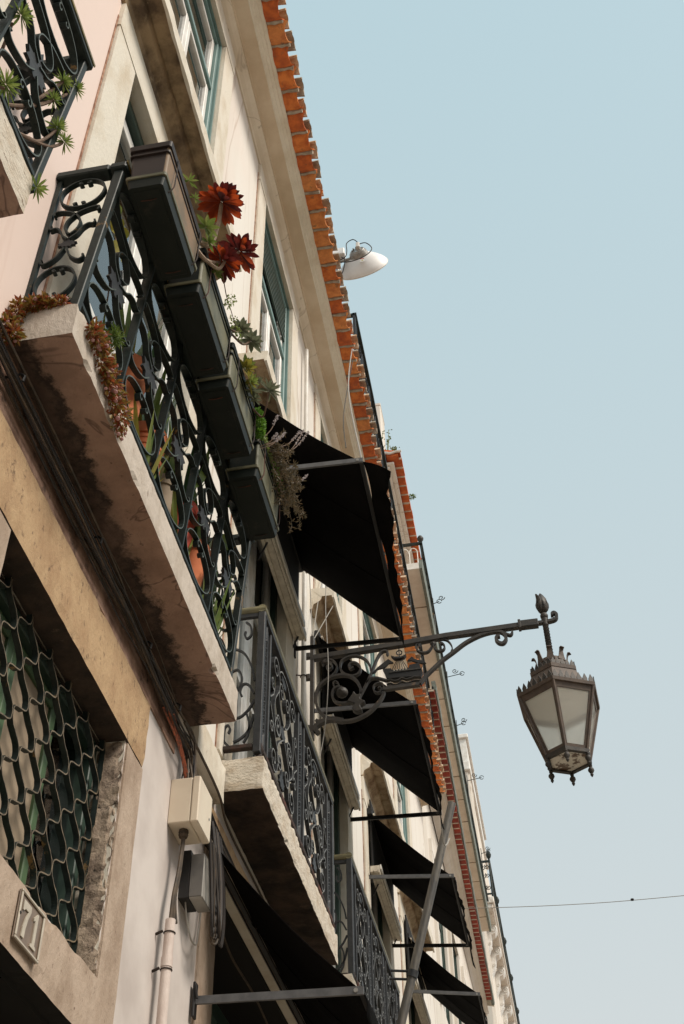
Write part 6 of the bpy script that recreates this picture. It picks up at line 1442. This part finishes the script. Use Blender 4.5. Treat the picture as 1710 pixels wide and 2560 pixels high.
# shoots poking through the top left railing
needle = lambda: leaf_mb(1.0, .17, .3, .08, tip=.9, n=4)
sh = thing('aeonium_shoots', 'bare reddish stems with pale green rosettes growing through the top left railing', 'plant', (.2, 1.6, 5.3))
STM = ([(.08, 1.50, 5.10), (.16, 1.52, 5.25), (.22, 1.46, 5.43)], [(.08, 1.50, 5.10), (.19, 1.62, 5.20), (.22, 1.76, 5.48), (.25, 1.84, 5.71)], [(.19, 1.72, 5.40), (.23, 1.75, 5.55), (.25, 1.765, 5.63)],
       [(.10, 1.55, 5.06), (.20, 1.69, 5.147), (.22, 1.78, 5.25), (.25, 1.812, 5.37)], [(.21, 1.74, 5.20), (.23, 1.83, 5.30), (.25, 1.865, 5.38)], [(.12, 1.50, 5.0), (.2, 1.46, 5.02), (.25, 1.50, 5.05)], [(.19, 1.66, 5.26), (.22, 1.72, 5.38), (.25, 1.745, 5.45)])
for q in STM: stemtube(sh, q, .0075, .005)
for c, r_ in (((.25, 1.448, 5.45), .075), ((.255, 1.845, 5.735), .062), ((.25, 1.765, 5.635), .066), ((.25, 1.812, 5.395), .068), ((.255, 1.869, 5.395), .064), ((.25, 1.498, 5.076), .085), ((.25, 1.745, 5.462), .055)):
    ball_rosette(sh, c, (.6, .1, .7), r_*.72, 44, (L_LIME, L_GRN), 'nd', needle, rnd, -35, 80)
small_plant('slab_succulent', 'little pale succulent at the far end of the top left slab', [((.25, 1.80, 4.985), .05, (.6, .5, .5))], (L_LIME, L_GRN), spear, 'sp', 22)
# troughs and their plants hang from the leaning top rail
for o in list(COL.objects):
    if o.parent is None and o.name.split('.')[0] in ('planter', 'aeonium_plant', 'green_sprig', 'green_succulent', 'grey_succulent', 'yellow_succulent', 'silver_succulent', 'moss_clump', 'moss_edging', 'lavender', 'rosemary', 'trailing_vine'):
        o.location = (o.location.x+0.057, o.location.y*0.951+0.006, o.location.z-0.213)
# weeds on the tiled gable and a tuft on its eave
wd = thing('roof_weeds', 'wispy pale weeds growing on top of the tiled gable', 'plant', (0.2, 12.1, 14.55)); b = MB(); rw = random.Random(4)
for k in range(16):
    x = rw.uniform(-.02, .36); h = rw.uniform(.2, .62) if x < .25 else rw.uniform(.1, .25); P = smooth_path([(x, 12.1, 14.54), (x+rw.uniform(-.02, .03), 12.1, 14.54+h*.6), (x+rw.uniform(-.04, .06), 12.1, 14.54+h)], 3); b.tube(P, .005, 4)
    for q in P[3:]:
        for j in range(3): c_ = q+Vector((rw.gauss(0, .02), 0, rw.gauss(0, .015))); b.lathe([(0, -.010), (.010, 0), (0, .012)], c_, 5)
o = b.build('stalks', L_LIME, wd); o['kind'] = 'stuff'
tf = thing('eave_tuft', 'tiny green tuft sprouting from the gable eave', 'plant', (0.43, 13.0, 14.52)); stuffball(tf, [((.45, 12.98, 14.54), (.04, .04, .03)), ((.49, 12.98, 14.55), (.03, .03, .02))], L_GRN, .03, 60, w=.5)
